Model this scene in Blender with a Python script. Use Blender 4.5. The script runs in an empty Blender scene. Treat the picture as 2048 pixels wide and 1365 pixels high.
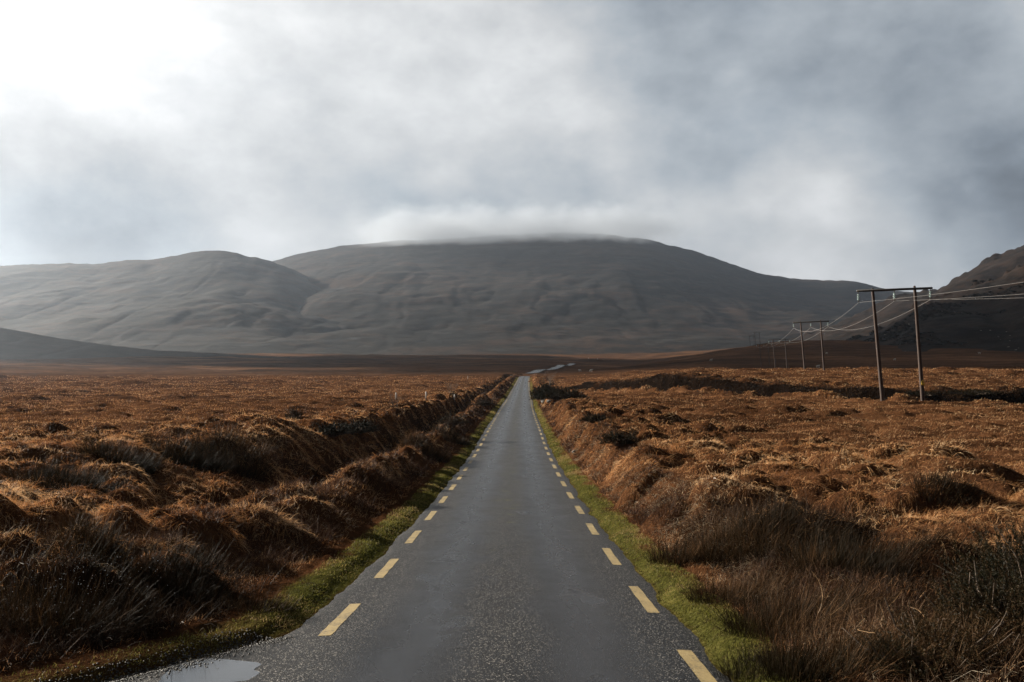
import bpy, math
import numpy as np
from mathutils import Vector

S = bpy.context.scene
C = S.collection
rng = np.random.default_rng(7)

# ------------------------------------------------------------------ camera
F = 1706.7            # focal length in photo pixels (2048 wide)
HROW = 702.0          # row of the true horizon
cam = bpy.data.cameras.new("camera")
cam.lens = 30; cam.sensor_width = 36
cam.clip_start = 0.1; cam.clip_end = 30000
camo = bpy.data.objects.new("camera", cam); C.objects.link(camo)
camo.rotation_euler = (math.radians(90) + math.atan((HROW - 682.5) / F), 0, 0)
S.camera = camo

# ------------------------------------------------------------------ light
SUN_AZ = math.radians(-58)     # from +Y, negative is to the left
SUN_EL = math.radians(19)
SUN = Vector((math.sin(SUN_AZ) * math.cos(SUN_EL), math.cos(SUN_AZ) * math.cos(SUN_EL), math.sin(SUN_EL)))
sl = bpy.data.lights.new("sun", 'SUN'); sl.energy = 5.0; sl.angle = math.radians(0.6); sl.color = (1.0, 0.90, 0.76)
so = bpy.data.objects.new("sun", sl); C.objects.link(so)
so.rotation_euler = SUN.to_track_quat('Z', 'Y').to_euler()
so.location = (-50, 30, 60)

S.view_settings.view_transform = 'Standard'
S.view_settings.look = 'None'
S.view_settings.exposure = 1.35
S.view_settings.gamma = 1.0
S.cycles.max_bounces = 6
S.cycles.diffuse_bounces = 2
S.cycles.glossy_bounces = 2
S.cycles.transparent_max_bounces = 8
S.cycles.volume_bounces = 1
S.cycles.use_denoising = True
S.cycles.sample_clamp_indirect = 4
S.cycles.volume_max_steps = 64


class NT:
    """small node tree helper"""
    def __init__(s, tree):
        s.t = tree; s.n = tree.nodes; s.l = tree.links
    def node(s, typ, ins=None, **kw):
        nd = s.n.new(typ)
        for k, v in kw.items(): setattr(nd, k, v)
        for k, v in (ins or {}).items(): s.put(nd.inputs[k], v)
        return nd
    def put(s, sock, v):
        if isinstance(v, bpy.types.NodeSocket): s.l.new(v, sock)
        elif isinstance(v, bpy.types.Node): s.l.new(v.outputs[0], sock)
        else:
            if isinstance(v, tuple) and len(v) == 3 and len(getattr(sock, 'default_value', v)) == 4: v = (*v, 1)
            sock.default_value = v
    def math(s, op, a, b=0.0, c=None, clamp=False):
        nd = s.n.new('ShaderNodeMath'); nd.operation = op; nd.use_clamp = clamp
        s.put(nd.inputs[0], a)
        s.put(nd.inputs[1], b)
        if c is not None: s.put(nd.inputs[2], c)
        return nd.outputs[0]
    def vmath(s, op, a, b=(0, 0, 0)):
        nd = s.n.new('ShaderNodeVectorMath'); nd.operation = op
        s.put(nd.inputs[0], a); s.put(nd.inputs[1], b)
        return nd
    def noise(s, vec, scale, detail=4, rough=0.55, dist=0.0):
        nd = s.node('ShaderNodeTexNoise', {'Vector': vec, 'Scale': scale, 'Detail': detail, 'Roughness': rough, 'Distortion': dist})
        return nd.outputs['Fac']
    def ramp(s, fac, stops, interp='LINEAR'):
        nd = s.n.new('ShaderNodeValToRGB'); s.put(nd.inputs[0], fac)
        cr = nd.color_ramp; cr.interpolation = interp
        while len(cr.elements) < len(stops): cr.elements.new(0.5)
        for e, (p, c) in zip(cr.elements, stops):
            e.position = p
            e.color = (c, c, c, 1) if isinstance(c, (int, float)) else (*c[:3], 1)
        return nd.outputs[0]
    def mix(s, fac, a, b, blend='MIX'):
        nd = s.n.new('ShaderNodeMix'); nd.data_type = 'RGBA'; nd.blend_type = blend
        s.put(nd.inputs['Factor'], fac)
        for sock, v in ((nd.inputs[6], a), (nd.inputs[7], b)):
            if isinstance(v, (int, float)): v = (v, v, v)
            if isinstance(v, tuple): v = (*v[:3], 1)
            s.put(sock, v)
        return nd.outputs[2]
    def maprange(s, v, a, b, c=0.0, d=1.0, smooth=True):
        nd = s.n.new('ShaderNodeMapRange'); nd.interpolation_type = 'SMOOTHSTEP' if smooth else 'LINEAR'
        s.put(nd.inputs[0], v)
        for i, x in enumerate((a, b, c, d)): s.put(nd.inputs[i + 1], x)
        return nd.outputs[0]


def pdir(px, py):
    """direction through a photo pixel"""
    v = Vector(((px - 1024) / F, 1.0, (HROW - py) / F)); v.normalize(); return v


# ------------------------------------------------------------------ world: Nishita sky behind broken cloud
W = bpy.data.worlds.new("World"); S.world = W; W.use_nodes = True
W.node_tree.nodes.clear()
w = NT(W.node_tree)
sky = w.node('ShaderNodeTexSky', sky_type='NISHITA', sun_disc=False, sun_elevation=SUN_EL, sun_rotation=SUN_AZ % (2 * math.pi))
tc = w.node('ShaderNodeTexCoord')
d = tc.outputs['Generated']
wp = w.vmath('SUBTRACT', w.node('ShaderNodeTexNoise', {'Vector': d, 'Scale': 5.0, 'Detail': 6, 'Roughness': 0.55}).outputs['Color'], (0.5, 0.5, 0.5))
wv = w.vmath('SCALE', wp.outputs[0]); wv.inputs['Scale'].default_value = 0.16
dw = w.vmath('NORMALIZE', w.vmath('ADD', d, wv.outputs[0]).outputs[0]).outputs[0]
st = w.vmath('MULTIPLY', d, (1.0, 1.0, 1.5)).outputs[0]
n1 = w.noise(st, 3.2, 10, 0.55)
n2 = w.noise(st, 10.0, 10, 0.62)
lum = w.math('ADD', w.math('MULTIPLY', w.math('SUBTRACT', n1, 0.5), 0.75), w.math('MULTIPLY', w.math('SUBTRACT', n2, 0.5), 0.38))
BLOBS = [  # photo pixel, width in px, brightness
    (100, 95, 210, 0.21), (330, 250, 130, 0.18), (120, 340, 100, 0.10), (-350, 50, 320, 0.20), (150, -250, 260, 0.05), (650, 130, 260, 0.13), (1000, 200, 260, 0.06),
    (1630, 440, 130, 0.13), (2050, 420, 90, -0.22), (1850, 130, 320, -0.09), (1450, 60, 250, -0.05),
    (240, 475, 130, -0.34), (30, 460, 170, -0.34), (1950, 380, 160, -0.10), (560, 430, 160, -0.04), (1000, 420, 260, -0.05), (1560, 545, 150, 0.04),
]
for (px, py, wd, amp) in BLOBS:
    v = pdir(px, py)
    dt = w.vmath('DOT_PRODUCT', dw, tuple(v)).outputs['Value']
    k = 1.0 / (wd / F) ** 2
    g = w.math('EXPONENT', w.math('MULTIPLY', w.math('SUBTRACT', dt, 1.0), k * 1.0))
    lum = w.math('ADD', lum, w.math('MULTIPLY', w.math('MINIMUM', g, 1.3), amp))
sep = w.node('ShaderNodeSeparateXYZ', {0: d})
up = w.maprange(sep.outputs[2], 0.42, 0.75, 0.0, -0.36)
back = w.maprange(sep.outputs[1], 0.55, 0.05, 0.0, -0.42)
lum = w.math('ADD', w.math('ADD', lum, 0.50), w.math('ADD', up, back))
ccol = w.ramp(lum, [(0.0, (0.05, 0.06, 0.075)), (0.22, (0.17, 0.20, 0.235)), (0.42, (0.32, 0.355, 0.39)), (0.58, (0.47, 0.485, 0.50)), (0.76, (0.66, 0.67, 0.68)), (1.0, (1.0, 1.0, 1.0))])
cx = w.vmath('SCALE', ccol); cx.inputs['Scale'].default_value = 10.0
thin = w.maprange(n1, 0.46, 0.26, 0.0, 0.10)
allc = w.mix(thin, cx.outputs[0], sky.outputs[0])
low = w.maprange(sep.outputs[2], -0.02, -0.10)
allc = w.mix(low, allc, (0.4, 0.33, 0.28))
bg = w.node('ShaderNodeBackground', {'Color': allc, 'Strength': 0.053})
w.l.new(bg.outputs[0], w.node('ShaderNodeOutputWorld').inputs[0])


# ------------------------------------------------------------------ numeric helpers
def sstep(a, b, x):
    t = np.clip((x - a) / (b - a), 0, 1); return t * t * (3 - 2 * t)

def hash2(ix, iy, seed):
    h = (ix.astype(np.int64) * 374761393 + iy.astype(np.int64) * 668265263 + seed * 974634777) & 0xffffffff
    h = ((h ^ (h >> 13)) * 1274126177) & 0xffffffff
    h = h ^ (h >> 16)
    return (h & 0xffffff) / float(0xffffff)

def vnoise(x, y, seed=0):
    ix = np.floor(x); iy = np.floor(y); fx = x - ix; fy = y - iy
    fx = fx * fx * fx * (fx * (fx * 6 - 15) + 10); fy = fy * fy * fy * (fy * (fy * 6 - 15) + 10)
    a = hash2(ix, iy, seed); b = hash2(ix + 1, iy, seed); c = hash2(ix, iy + 1, seed); e = hash2(ix + 1, iy + 1, seed)
    return (a + (b - a) * fx) * (1 - fy) + (c + (e - c) * fx) * fy - 0.5

def fbm(x, y, o=4, seed=0, g=0.5):
    s = 0; a = 1; x = np.asarray(x, float); y = np.asarray(y, float)
    for i in range(o):
        s = s + a * vnoise(x, y, seed + i * 17); a *= g
        x, y = x * 1.9 + y * 0.55 + 3.1, y * 1.9 - x * 0.55 + 7.7
    return s

def tab(pairs):
    xs = np.array([p[0] for p in pairs], float); ys = np.array([p[1] for p in pairs], float)
    # monotone smooth (catmull) interpolation resampled finely
    lx = np.log(xs + 6) if xs.min() > -6 else xs
    m = np.gradient(ys, lx)
    def f(q):
        q = np.clip(np.asarray(q, float), xs[0], xs[-1]); lq = np.log(q + 6)
        i = np.clip(np.searchsorted(lx, lq) - 1, 0, len(xs) - 2)
        h = lx[i + 1] - lx[i]; t = (lq - lx[i]) / h
        return ((2 * t**3 - 3 * t**2 + 1) * ys[i] + (t**3 - 2 * t**2 + t) * h * m[i] + (-2 * t**3 + 3 * t**2) * ys[i + 1] + (t**3 - t**2) * h * m[i + 1])
    return f

road_z = tab([(-4, -1.8), (0, -2.25), (8, -3.1), (12, -3.52), (20, -4.18), (32.5, -5.0), (53, -5.93), (66, -6.25), (90, -6.98), (121, -7.8), (147, -8.4), (216, -9.75), (300, -10.55), (350, -10.9), (420, -11.6), (500, -12.2)])
road_x = tab([(-4, -0.2), (8, -0.17), (12, -0.155), (20, -0.14), (32, -0.10), (62, 0.12), (90, 0.38), (120, 0.75), (147, 1.2), (216, 2.25), (300, 3.9), (350, 5.0), (400, 7.0), (500, 16)])
HW = 2.03
def edge_l(Y):    # distance of the ragged tarmac edge beyond the left dashes
    return 0.33 + 0.30 * np.exp(-np.clip(Y - 8, 0, None) / 4.0) + 1.5 * sstep(10.8, 6.5, Y) + 0.13 * fbm(Y * 0.9, Y * 0, 4, 5)
def edge_r(Y):
    return 0.30 + 0.12 * fbm(Y * 0.9, Y * 0 + 9, 4, 6)

Lf = tab([(-4, -1.5), (0, -2.0), (7, -2.72), (10, -2.9), (15, -3.1), (20, -3.25), (30, -3.5), (50, -4.2), (80, -5.3), (120, -6.6), (200, -8.6), (300, -9.8), (350, -10.3), (500, -11.5), (800, -11.8), (1250, -10.5), (1700, -8), (3000, 0)])
Rf = tab([(-4, -1.5), (0, -2.0), (7, -2.72), (10, -2.95), (20, -3.5), (30, -3.85), (50, -4.35), (82, -4.95), (110, -5.2), (140, -4.5), (172, -3.95), (200, -4.6), (275, -6.3), (390, -6.9), (520, -2.5), (720, 7.5), (1000, 9), (1500, 10), (3000, 10)])

CH = np.array([(11, 172), (15, 150), (21, 130), (29, 113), (38, 98), (48, 87), (62, 80), (90, 70)], float)   # stream channel centre line
def seg_dist(X, Y, P):
    best = np.full(np.shape(X), 1e9); side = np.zeros(np.shape(X)); tt = np.zeros(np.shape(X))
    for i in range(len(P) - 1):
        a = P[i]; b = P[i + 1]; ab = b - a; L2 = (ab**2).sum()
        t = np.clip(((X - a[0]) * ab[0] + (Y - a[1]) * ab[1]) / L2, 0, 1)
        dx = X - (a[0] + t * ab[0]); dy = Y - (a[1] + t * ab[1]); dd = np.hypot(dx, dy)
        m = dd < best
        best = np.where(m, dd, best); side = np.where(m, np.sign(ab[0] * dy - ab[1] * dx), side); tt = np.where(m, i + t, tt)
    return best, side, tt

def ground(X, Y):
    X = np.asarray(X, float); Y = np.asarray(Y, float)
    u = X / (np.maximum(Y, 0) + 12)
    f2 = sstep(350, 700, Y)
    wr = sstep(0.03 + 0.10 * f2, 0.22 + 0.12 * f2, u)
    zf = Lf(Y) * (1 - wr) + Rf(Y) * wr
    far = sstep(60, 700, Y)
    zf = zf + fbm(X / 9, Y / 9, 3, 1) * 0.35 * (1 - far * 0.3) + fbm(X / 45, Y / 45, 3, 2) * (0.4 + 1.8 * far) * sstep(25, 90, Y)
    zf = zf + far * fbm(X / 220, Y / 160, 4, 3) * 6.0 * sstep(420, 900, Y)
    # channel: cut bank on the far side
    cd, cs, ct = seg_dist(X, Y, CH)
    cw = 2.6 + 1.2 * fbm(X / 7, Y / 7, 3, 11)
    prof = np.where(cs > 0, 1 - sstep(cw, cw + 1.4, cd), 1 - sstep(cw * 0.7, cw + 3.5, cd))
    chw = sstep(9, 14, X)
    zf = zf - prof * 2.7 * chw + 0.8 * chw * np.where(cs > 0, np.exp(-((cd - 5.5) / 2.6)**2), 0)
    # road corridor
    zr = road_z(Y); xc = road_x(Y)
    tl = (xc - HW - edge_l(Y)) - X; tr = X - (xc + HW + edge_r(Y))
    jig = 0.5 * fbm(Y / 3.0, X * 0, 3, 21)
    A = sstep(13, 24, Y)
    lip = zr - 0.035
    zl = lip + 0.10 * sstep(0.0, 0.35, tl) + 0.03 * np.clip(tl, 0, 3)
    zl = zl + A * (0.50 + 0.35 * fbm(Y / 4, X * 0, 2, 31)) * np.exp(-((tl - 2.2 - jig * 0.5) / 0.75)**2)
    zl = zl - A * 0.85 * np.exp(-((tl - 4.3 - jig) / 0.85)**2)
    wl = A * sstep(4.7, 6.0 + 8 * np.exp(-np.clip(Y - 16, 0, None) / 16), tl - jig * 1.2) + (1 - A) * sstep(0.9, 4.5, tl)
    zl = zl * (1 - wl) + zf * wl
    zrr = lip + 0.10 * sstep(0.0, 0.3, tr) + 0.05 * np.clip(tr, 0, 2)
    wr2 = sstep(0.75, 2.3, tr - jig * 0.4)
    zrr = zrr * (1 - wr2) + zf * wr2
    inside = lip - 0.10 * sstep(0.0, 0.3, np.minimum(-tl, -tr))
    z = np.where(tl > 0, zl, np.where(tr > 0, zrr, inside))
    cor = 1 - sstep(360, 420, Y)
    z = z * cor + zf * (1 - cor)
    return z

# ------------------------------------------------------------------ tussock centres (bog grass hummocks)
def tussock_zone(X, Y):
    """1 where the big hummocks grow"""
    tl = (road_x(Y) - HW - edge_l(Y)) - X; tr = X - (road_x(Y) + HW + edge_r(Y))
    wl = np.interp(Y, [5, 30, 42, 60, 90, 200, 330], [30, 26, 15, 11, 9, 7, 6])
    wr = np.interp(Y, [5, 22, 28, 40, 60, 90, 200, 330], [30, 30, 12, 9, 7, 5, 5, 4])
    zl = sstep(1.5, 2.3, tl - 1.6 * sstep(12.5, 9, Y)) * (1 - sstep(wl * 0.8, wl * 1.15, tl))
    zr = sstep(1.1, 1.8, tr) * (1 - sstep(wr * 0.8, wr * 1.15, tr))
    return zl + zr
def thicket(X, Y):
    tl = (road_x(Y) - HW - edge_l(Y)) - X; tr = X - (road_x(Y) + HW + edge_r(Y))
    j = fbm(X / 1.6, Y / 1.6, 3, 45) * 1.6
    a = sstep(0.9, 1.3, tr) * (1 - sstep(3.6, 4.6, tr + j - 0.10 * (14 - Y))) * (1 - sstep(16, 21, Y + j * 2))
    b = sstep(0.6, 1.1, tl) * (1 - sstep(3.8, 5.2, tl + j)) * (1 - sstep(11, 14, Y + j))
    return np.maximum(a, b * 0.85)
def scatter_tussocks():
    out = []
    for (y0, y1, cell, rmin, rmax) in ((3.5, 16, 0.72, .25, .60), (16, 45, 0.85, .28, .68), (45, 100, 1.15, .35, .75), (100, 330, 2.2, .7, 1.3)):
        ymax = y1; xm = 0.68 * (y1 + 3)
        gx, gy = np.meshgrid(np.arange(-xm, xm, cell), np.arange(y0, y1, cell))
        X = (gx + rng.uniform(-.5, .5, gx.shape) * cell).ravel(); Y = (gy + rng.uniform(-.5, .5, gx.shape) * cell).ravel()
        keep = (np.abs(X) < 0.66 * (Y + 3)) & (rng.random(X.shape) < tussock_zone(X, Y) * (1 - 0.8 * thicket(X, Y)) * (0.8 + 1.4 * fbm(X / 4, Y / 4, 2, 44)))
        X = X[keep]; Y = Y[keep]
        R = rng.uniform(rmin, rmax, X.shape) * (0.8 + 0.35 * rng.random(X.shape)**2)
        out.append(np.stack([X, Y, R], 1))
    t = rng.uniform(0, len(CH) - 1.01, 420); i = t.astype(int); f = (t - i)[:, None]
    P = CH[i] * (1 - f) + CH[i + 1] * f; dr = CH[i + 1] - CH[i]; dr /= np.linalg.norm(dr, axis=1, keepdims=True)
    nn = np.stack([-dr[:, 1], dr[:, 0]], 1); off = np.where(rng.random(420) < 0.55, -rng.uniform(2.6, 5.5, 420), rng.uniform(6.4, 11, 420))
    P = P + nn * off[:, None]
    out.append(np.stack([P[:, 0], P[:, 1], rng.uniform(.5, 1.1, 420)], 1))
    return np.concatenate(out)
TUS = scatter_tussocks()
# scattered low hummocks over the open moor
hx = rng.uniform(-1, 1, 2600); hy = np.exp(rng.uniform(math.log(22), math.log(330), 2600)); hx = hx * 0.65 * hy
hk = (tussock_zone(hx, hy) < 0.2) & (np.abs(hx - road_x(hy)) > 8)
HUM = np.stack([hx[hk], hy[hk], rng.uniform(.4, 1.0, hk.sum()) * (0.8 + hy[hk] / 160)], 1)

# ------------------------------------------------------------------ terrain grid (finer towards the road's near end)
NU, NV = 1000, 1250
U = np.linspace(-1.15, 1.15, NU)
V = np.linspace(math.log(2.0), math.log(2600 + 6), NV)
Yg = (np.exp(V) - 6)[:, None] * np.ones(NU)[None]
Xg = U[None, :] * (Yg + 12)
Zg = ground(Xg, Yg)
near = 1 - sstep(50, 200, Yg)
onroad = ((Xg > road_x(Yg) - HW - edge_l(Yg) - 0.7) & (Xg < road_x(Yg) + HW + edge_r(Yg) + 0.6)) & (Yg < 380)
Zg = Zg + np.where(onroad, 0, 1) * (near * (fbm(Xg * 2.2, Yg * 2.2, 3, 51) * 0.10) + fbm(Xg / 1.6, Yg / 1.6, 3, 52) * 0.22 * sstep(20, 70, Yg))
DOME = np.zeros_like(Zg)
def stamp(T, hk, ang=None):
    for (x, y, r) in T:
        e = rng.uniform(1.1, 2.3); a = rng.normal(-0.35, 0.5); h = r * hk * rng.uniform(0.6, 1.35)
        rr = r * e
        v0 = np.searchsorted(V, math.log(max(y - rr, -3.9) + 6)); v1 = np.searchsorted(V, math.log(y + rr + 6)) + 1
        ul = (x - rr) / (y - rr + 12); uh = (x + rr) / (y - rr + 12); u2 = (x - rr) / (y + rr + 12); u3 = (x + rr) / (y + rr + 12)
        c0 = np.searchsorted(U, min(ul, u2)); c1 = np.searchsorted(U, max(uh, u3)) + 1
        if v1 <= v0 or c1 <= c0: continue
        dx = Xg[v0:v1, c0:c1] - x; dy = Yg[v0:v1, c0:c1] - y
        px = (dx * math.cos(a) + dy * math.sin(a)) / e; py = -dx * math.sin(a) + dy * math.cos(a)
        q = np.clip(1 - (px**2 + py**2) / r**2, 0, 1)
        np.maximum(DOME[v0:v1, c0:c1], h * q**0.62, out=DOME[v0:v1, c0:c1])
stamp(TUS, 0.82); stamp(HUM, 0.25)
Zg = Zg + DOME

def height(X, Y):
    X = np.asarray(X, float); Y = np.asarray(Y, float)
    fv = np.clip((np.log(np.maximum(Y, -3.9) + 6) - V[0]) / (V[1] - V[0]), 0, NV - 1.001)
    fu = np.clip((X / (Y + 12) - U[0]) / (U[1] - U[0]), 0, NU - 1.001)
    i = fv.astype(int); j = fu.astype(int); a = fv - i; b = fu - j
    return (Zg[i, j] * (1 - a) + Zg[i + 1, j] * a) * (1 - b) + (Zg[i, j + 1] * (1 - a) + Zg[i + 1, j + 1] * a) * b
def hnormal(X, Y, e=0.12):
    zx = (height(X + e, Y) - height(X - e, Y)) / (2 * e); zy = (height(X, Y + e) - height(X, Y - e)) / (2 * e)
    n = np.stack([-zx, -zy, np.ones_like(zx)], -1); return n / np.linalg.norm(n, axis=-1, keepdims=True)
def hit(px, py, dmax=2500):
    """where the sight line through a photo pixel meets the ground"""
    D = np.exp(np.linspace(math.log(5), math.log(dmax), 6000))
    X = (px - 1024) / F * D; zz = (HROW - py) / F * D; g = height(X, D)
    k = np.argmax(zz <= g)
    if not (zz <= g).any(): k = -1
    return float(X[k]), float(D[k]), float(g[k])


# ------------------------------------------------------------------ mesh helpers
def mesh_from(name, verts, quads, attrs=None, mat=None, smooth=False, tris=None):
    me = bpy.data.meshes.new(name)
    verts = np.ascontiguousarray(verts, dtype=np.float32).reshape(-1, 3)
    quads = np.ascontiguousarray(quads, dtype=np.int32).reshape(-1, 4)
    nt = 0 if tris is None else len(tris)
    me.vertices.add(len(verts)); me.vertices.foreach_set('co', verts.ravel())
    loops = quads.ravel()
    if nt: loops = np.concatenate([loops, np.asarray(tris, np.int32).ravel()])
    me.loops.add(len(loops)); me.loops.foreach_set('vertex_index', loops)
    me.polygons.add(len(quads) + nt)
    st = np.arange(len(quads), dtype=np.int32) * 4
    if nt: st = np.concatenate([st, len(quads) * 4 + np.arange(nt, dtype=np.int32) * 3])
    me.polygons.foreach_set('loop_start', st)
    if smooth: me.polygons.foreach_set('use_smooth', np.ones(len(quads) + nt, dtype=bool))
    for k, a in (attrs or {}).items():
        at = me.attributes.new(k, 'FLOAT', 'POINT'); at.data.foreach_set('value', np.ascontiguousarray(a, np.float32).ravel())
    me.update(calc_edges=True)
    if mat: me.materials.append(mat)
    return me

def link(name, me, parent=None, **props):
    o = bpy.data.objects.new(name, me); C.objects.link(o)
    if parent: o.parent = parent
    for k, v in props.items(): o[k] = v
    return o
def empty(name, loc, **props):
    o = bpy.data.objects.new(name, None); C.objects.link(o); o.location = loc; o.empty_display_size = 0.3
    for k, v in props.items(): o[k] = v
    return o

def grid_quads(nv, nu):
    i = np.arange(nv - 1)[:, None] * nu + np.arange(nu - 1)[None]
    return np.stack([i, i + 1, i + nu + 1, i + nu], -1).reshape(-1, 4)

def blades(root, dirv, L, wd, droop, K=4, curl=0.0, taper=0.2):
    """ribbons: root N,3; dir N,3; returns verts, quads, attrs"""
    N = len(root); t = np.linspace(0, 1, K)[None, :, None]
    dirv = dirv / np.linalg.norm(dirv, axis=1, keepdims=True)
    L = np.broadcast_to(L, (N,))[:, None, None]; droop = np.broadcast_to(droop, (N,))[:, None, None]
    r = rng.normal(size=(N, 3)); side = np.cross(dirv, r); side /= np.linalg.norm(side, axis=1, keepdims=True) + 1e-9
    P = root[:, None, :] + dirv[:, None, :] * L * t * (1 - 0.25 * droop * t)
    P = P + np.array([0, 0, -1.0]) * L * droop * t**2 * 0.75
    if curl: P = P + side[:, None, :] * L * rng.normal(0, curl, (N, 1, 1)) * t**2
    wv = side[:, None, :] * (np.broadcast_to(wd, (N,))[:, None, None] * 0.5) * (1 - (1 - taper) * t)
    Vt = np.stack([P - wv, P + wv], 2).reshape(-1, 3)
    base = np.arange(N)[:, None] * (2 * K) + np.arange(K - 1)[None] * 2
    Q = np.stack([base, base + 1, base + 3, base + 2], -1).reshape(-1, 4)
    rnd = np.repeat(rng.random(N), 2 * K)
    tt = np.tile(np.repeat(np.linspace(0, 1, K), 2), N)
    return Vt, Q, rnd, tt

class Bag:
    def __init__(s): s.v = []; s.q = []; s.r = []; s.t = []; s.n = 0
    def add(s, Vt, Q, r, t):
        s.v.append(Vt); s.q.append(Q + s.n); s.r.append(r); s.t.append(t); s.n += len(Vt)
    def mesh(s, name, mat):
        return mesh_from(name, np.concatenate(s.v), np.concatenate(s.q), {'rnd': np.concatenate(s.r), 'tt': np.concatenate(s.t)}, mat)

def tube(P, R, n=8, cap=True):
    """tube along points with radii -> verts, quads"""
    P = np.asarray(P, float); R = np.broadcast_to(R, (len(P),)); T = np.gradient(P, axis=0)
    T /= np.linalg.norm(T, axis=1, keepdims=True) + 1e-12
    ref = np.array([0.13, 0.2, 1.0]) if abs(T[0, 2]) < 0.9 else np.array([1.0, 0.1, 0])
    A = np.cross(T, ref); A /= np.linalg.norm(A, axis=1, keepdims=True); B = np.cross(T, A)
    a = np.linspace(0, 2 * np.pi, n, endpoint=False)
    Vt = P[:, None] + R[:, None, None] * (A[:, None] * np.cos(a)[None, :, None] + B[:, None] * np.sin(a)[None, :, None])
    Vt = Vt.reshape(-1, 3); K = len(P); q = []
    for i in range(K - 1):
        for j in range(n):
            q.append((i * n + j, i * n + (j + 1) % n, (i + 1) * n + (j + 1) % n, (i + 1) * n + j))
    q = np.array(q)
    if cap:
        Vt = np.concatenate([Vt, P[:1], P[-1:]]); c0 = K * n; c1 = c0 + 1
        tr = [(j, c0, (j + 1) % n) for j in range(n)] + [((K - 1) * n + (j + 1) % n, c1, (K - 1) * n + j) for j in range(n)]
        return Vt, q, np.array(tr)
    return Vt, q, None
class TB:
    """collects tubes into one mesh"""
    def __init__(s): s.v = []; s.q = []; s.t = []; s.n = 0
    def tube(s, P, R, n=8, cap=True):
        v, q, t = tube(P, R, n, cap); s.v.append(v); s.q.append(q + s.n)
        if t is not None: s.t.append(t + s.n)
        s.n += len(v); return s
    def box(s, c, h):
        c = np.array(c); h = np.array(h)
        v = np.array([[x, y, z] for z in (-1, 1) for y in (-1, 1) for x in (-1, 1)]) * h + c
        q = np.array([(0, 2, 3, 1), (4, 5, 7, 6), (0, 1, 5, 4), (2, 6, 7, 3), (0, 4, 6, 2), (1, 3, 7, 5)])
        s.v.append(v); s.q.append(q + s.n); s.n += 8; return s
    def mesh(s, name, mat, smooth=True):
        return mesh_from(name, np.concatenate(s.v), np.concatenate(s.q), None, mat, smooth, np.concatenate(s.t) if s.t else None)


# ------------------------------------------------------------------ materials
def newmat(name):
    m = bpy.data.materials.new(name); m.use_nodes = True; m.node_tree.nodes.clear(); return m, NT(m.node_tree)
def out(nt, surf, vol=None):
    o = nt.n.new('ShaderNodeOutputMaterial')
    if surf is not None: nt.l.new(surf if isinstance(surf, bpy.types.NodeSocket) else surf.outputs[0], o.inputs[0])
    if vol is not None: nt.l.new(vol.outputs[0], o.inputs[1])

def blade_mat(name, stops, trans=0.45, rough=0.55, spec=0.08, patch=None):
    m, n = newmat(name)
    r = n.node('ShaderNodeAttribute', attribute_name='rnd').outputs['Fac']
    t = n.node('ShaderNodeAttribute', attribute_name='tt').outputs['Fac']
    geo = n.node('ShaderNodeNewGeometry').outputs['Position']
    big = n.noise(geo, 0.35, 3)
    fine = n.noise(geo, 2.0, 2)
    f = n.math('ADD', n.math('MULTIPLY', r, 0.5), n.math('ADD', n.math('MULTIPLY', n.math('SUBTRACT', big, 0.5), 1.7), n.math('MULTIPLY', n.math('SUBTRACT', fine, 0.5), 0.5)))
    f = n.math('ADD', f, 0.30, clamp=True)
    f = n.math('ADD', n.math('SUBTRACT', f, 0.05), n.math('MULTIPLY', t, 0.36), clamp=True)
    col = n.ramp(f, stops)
    p = n.node('ShaderNodeBsdfPrincipled', {'Base Color': col, 'Roughness': rough, 'Specular IOR Level': spec})
    tr = n.node('ShaderNodeBsdfTranslucent', {'Color': n.mix(0.35, col, (0.9, 0.45, 0.12), 'MULTIPLY') if patch is None else col})
    mx = n.node('ShaderNodeMixShader', {0: trans, 1: p, 2: tr})
    out(n, mx); return m

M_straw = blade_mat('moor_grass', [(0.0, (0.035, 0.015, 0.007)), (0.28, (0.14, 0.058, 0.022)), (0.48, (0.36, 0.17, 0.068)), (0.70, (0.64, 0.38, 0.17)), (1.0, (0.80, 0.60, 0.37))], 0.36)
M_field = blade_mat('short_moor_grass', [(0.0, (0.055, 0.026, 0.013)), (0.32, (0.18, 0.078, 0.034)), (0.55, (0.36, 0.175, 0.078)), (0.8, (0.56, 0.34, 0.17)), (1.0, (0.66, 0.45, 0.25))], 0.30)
M_verge = blade_mat('verge_grass', [(0.0, (0.028, 0.026, 0.008)), (0.3, (0.065, 0.068, 0.014)), (0.6, (0.145, 0.145, 0.028)), (0.82, (0.23, 0.19, 0.055)), (1.0, (0.34, 0.23, 0.11))], 0.40, patch=1)
M_rush = blade_mat('rushes', [(0.0, (0.005, 0.0045, 0.002)), (0.4, (0.011, 0.009, 0.004)), (0.7, (0.026, 0.016, 0.007)), (0.9, (0.045, 0.024, 0.010)), (1.0, (0.14, 0.075, 0.034))], 0.15, 0.6, 0.06, patch=1)
M_twig = blade_mat('heather_twigs', [(0.0, (0.008, 0.005, 0.003)), (0.4, (0.022, 0.011, 0.007)), (0.75, (0.065, 0.028, 0.015)), (1.0, (0.16, 0.09, 0.055))], 0.10, 0.6, 0.08, patch=1)
M_under = blade_mat('bank_undergrowth', [(0.0, (0.005, 0.0035, 0.002)), (0.4, (0.012, 0.0075, 0.004)), (0.75, (0.026, 0.014, 0.007)), (0.93, (0.040, 0.021, 0.010)), (1.0, (0.15, 0.09, 0.05))], 0.12, 0.6, 0.06, patch=1)
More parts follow.
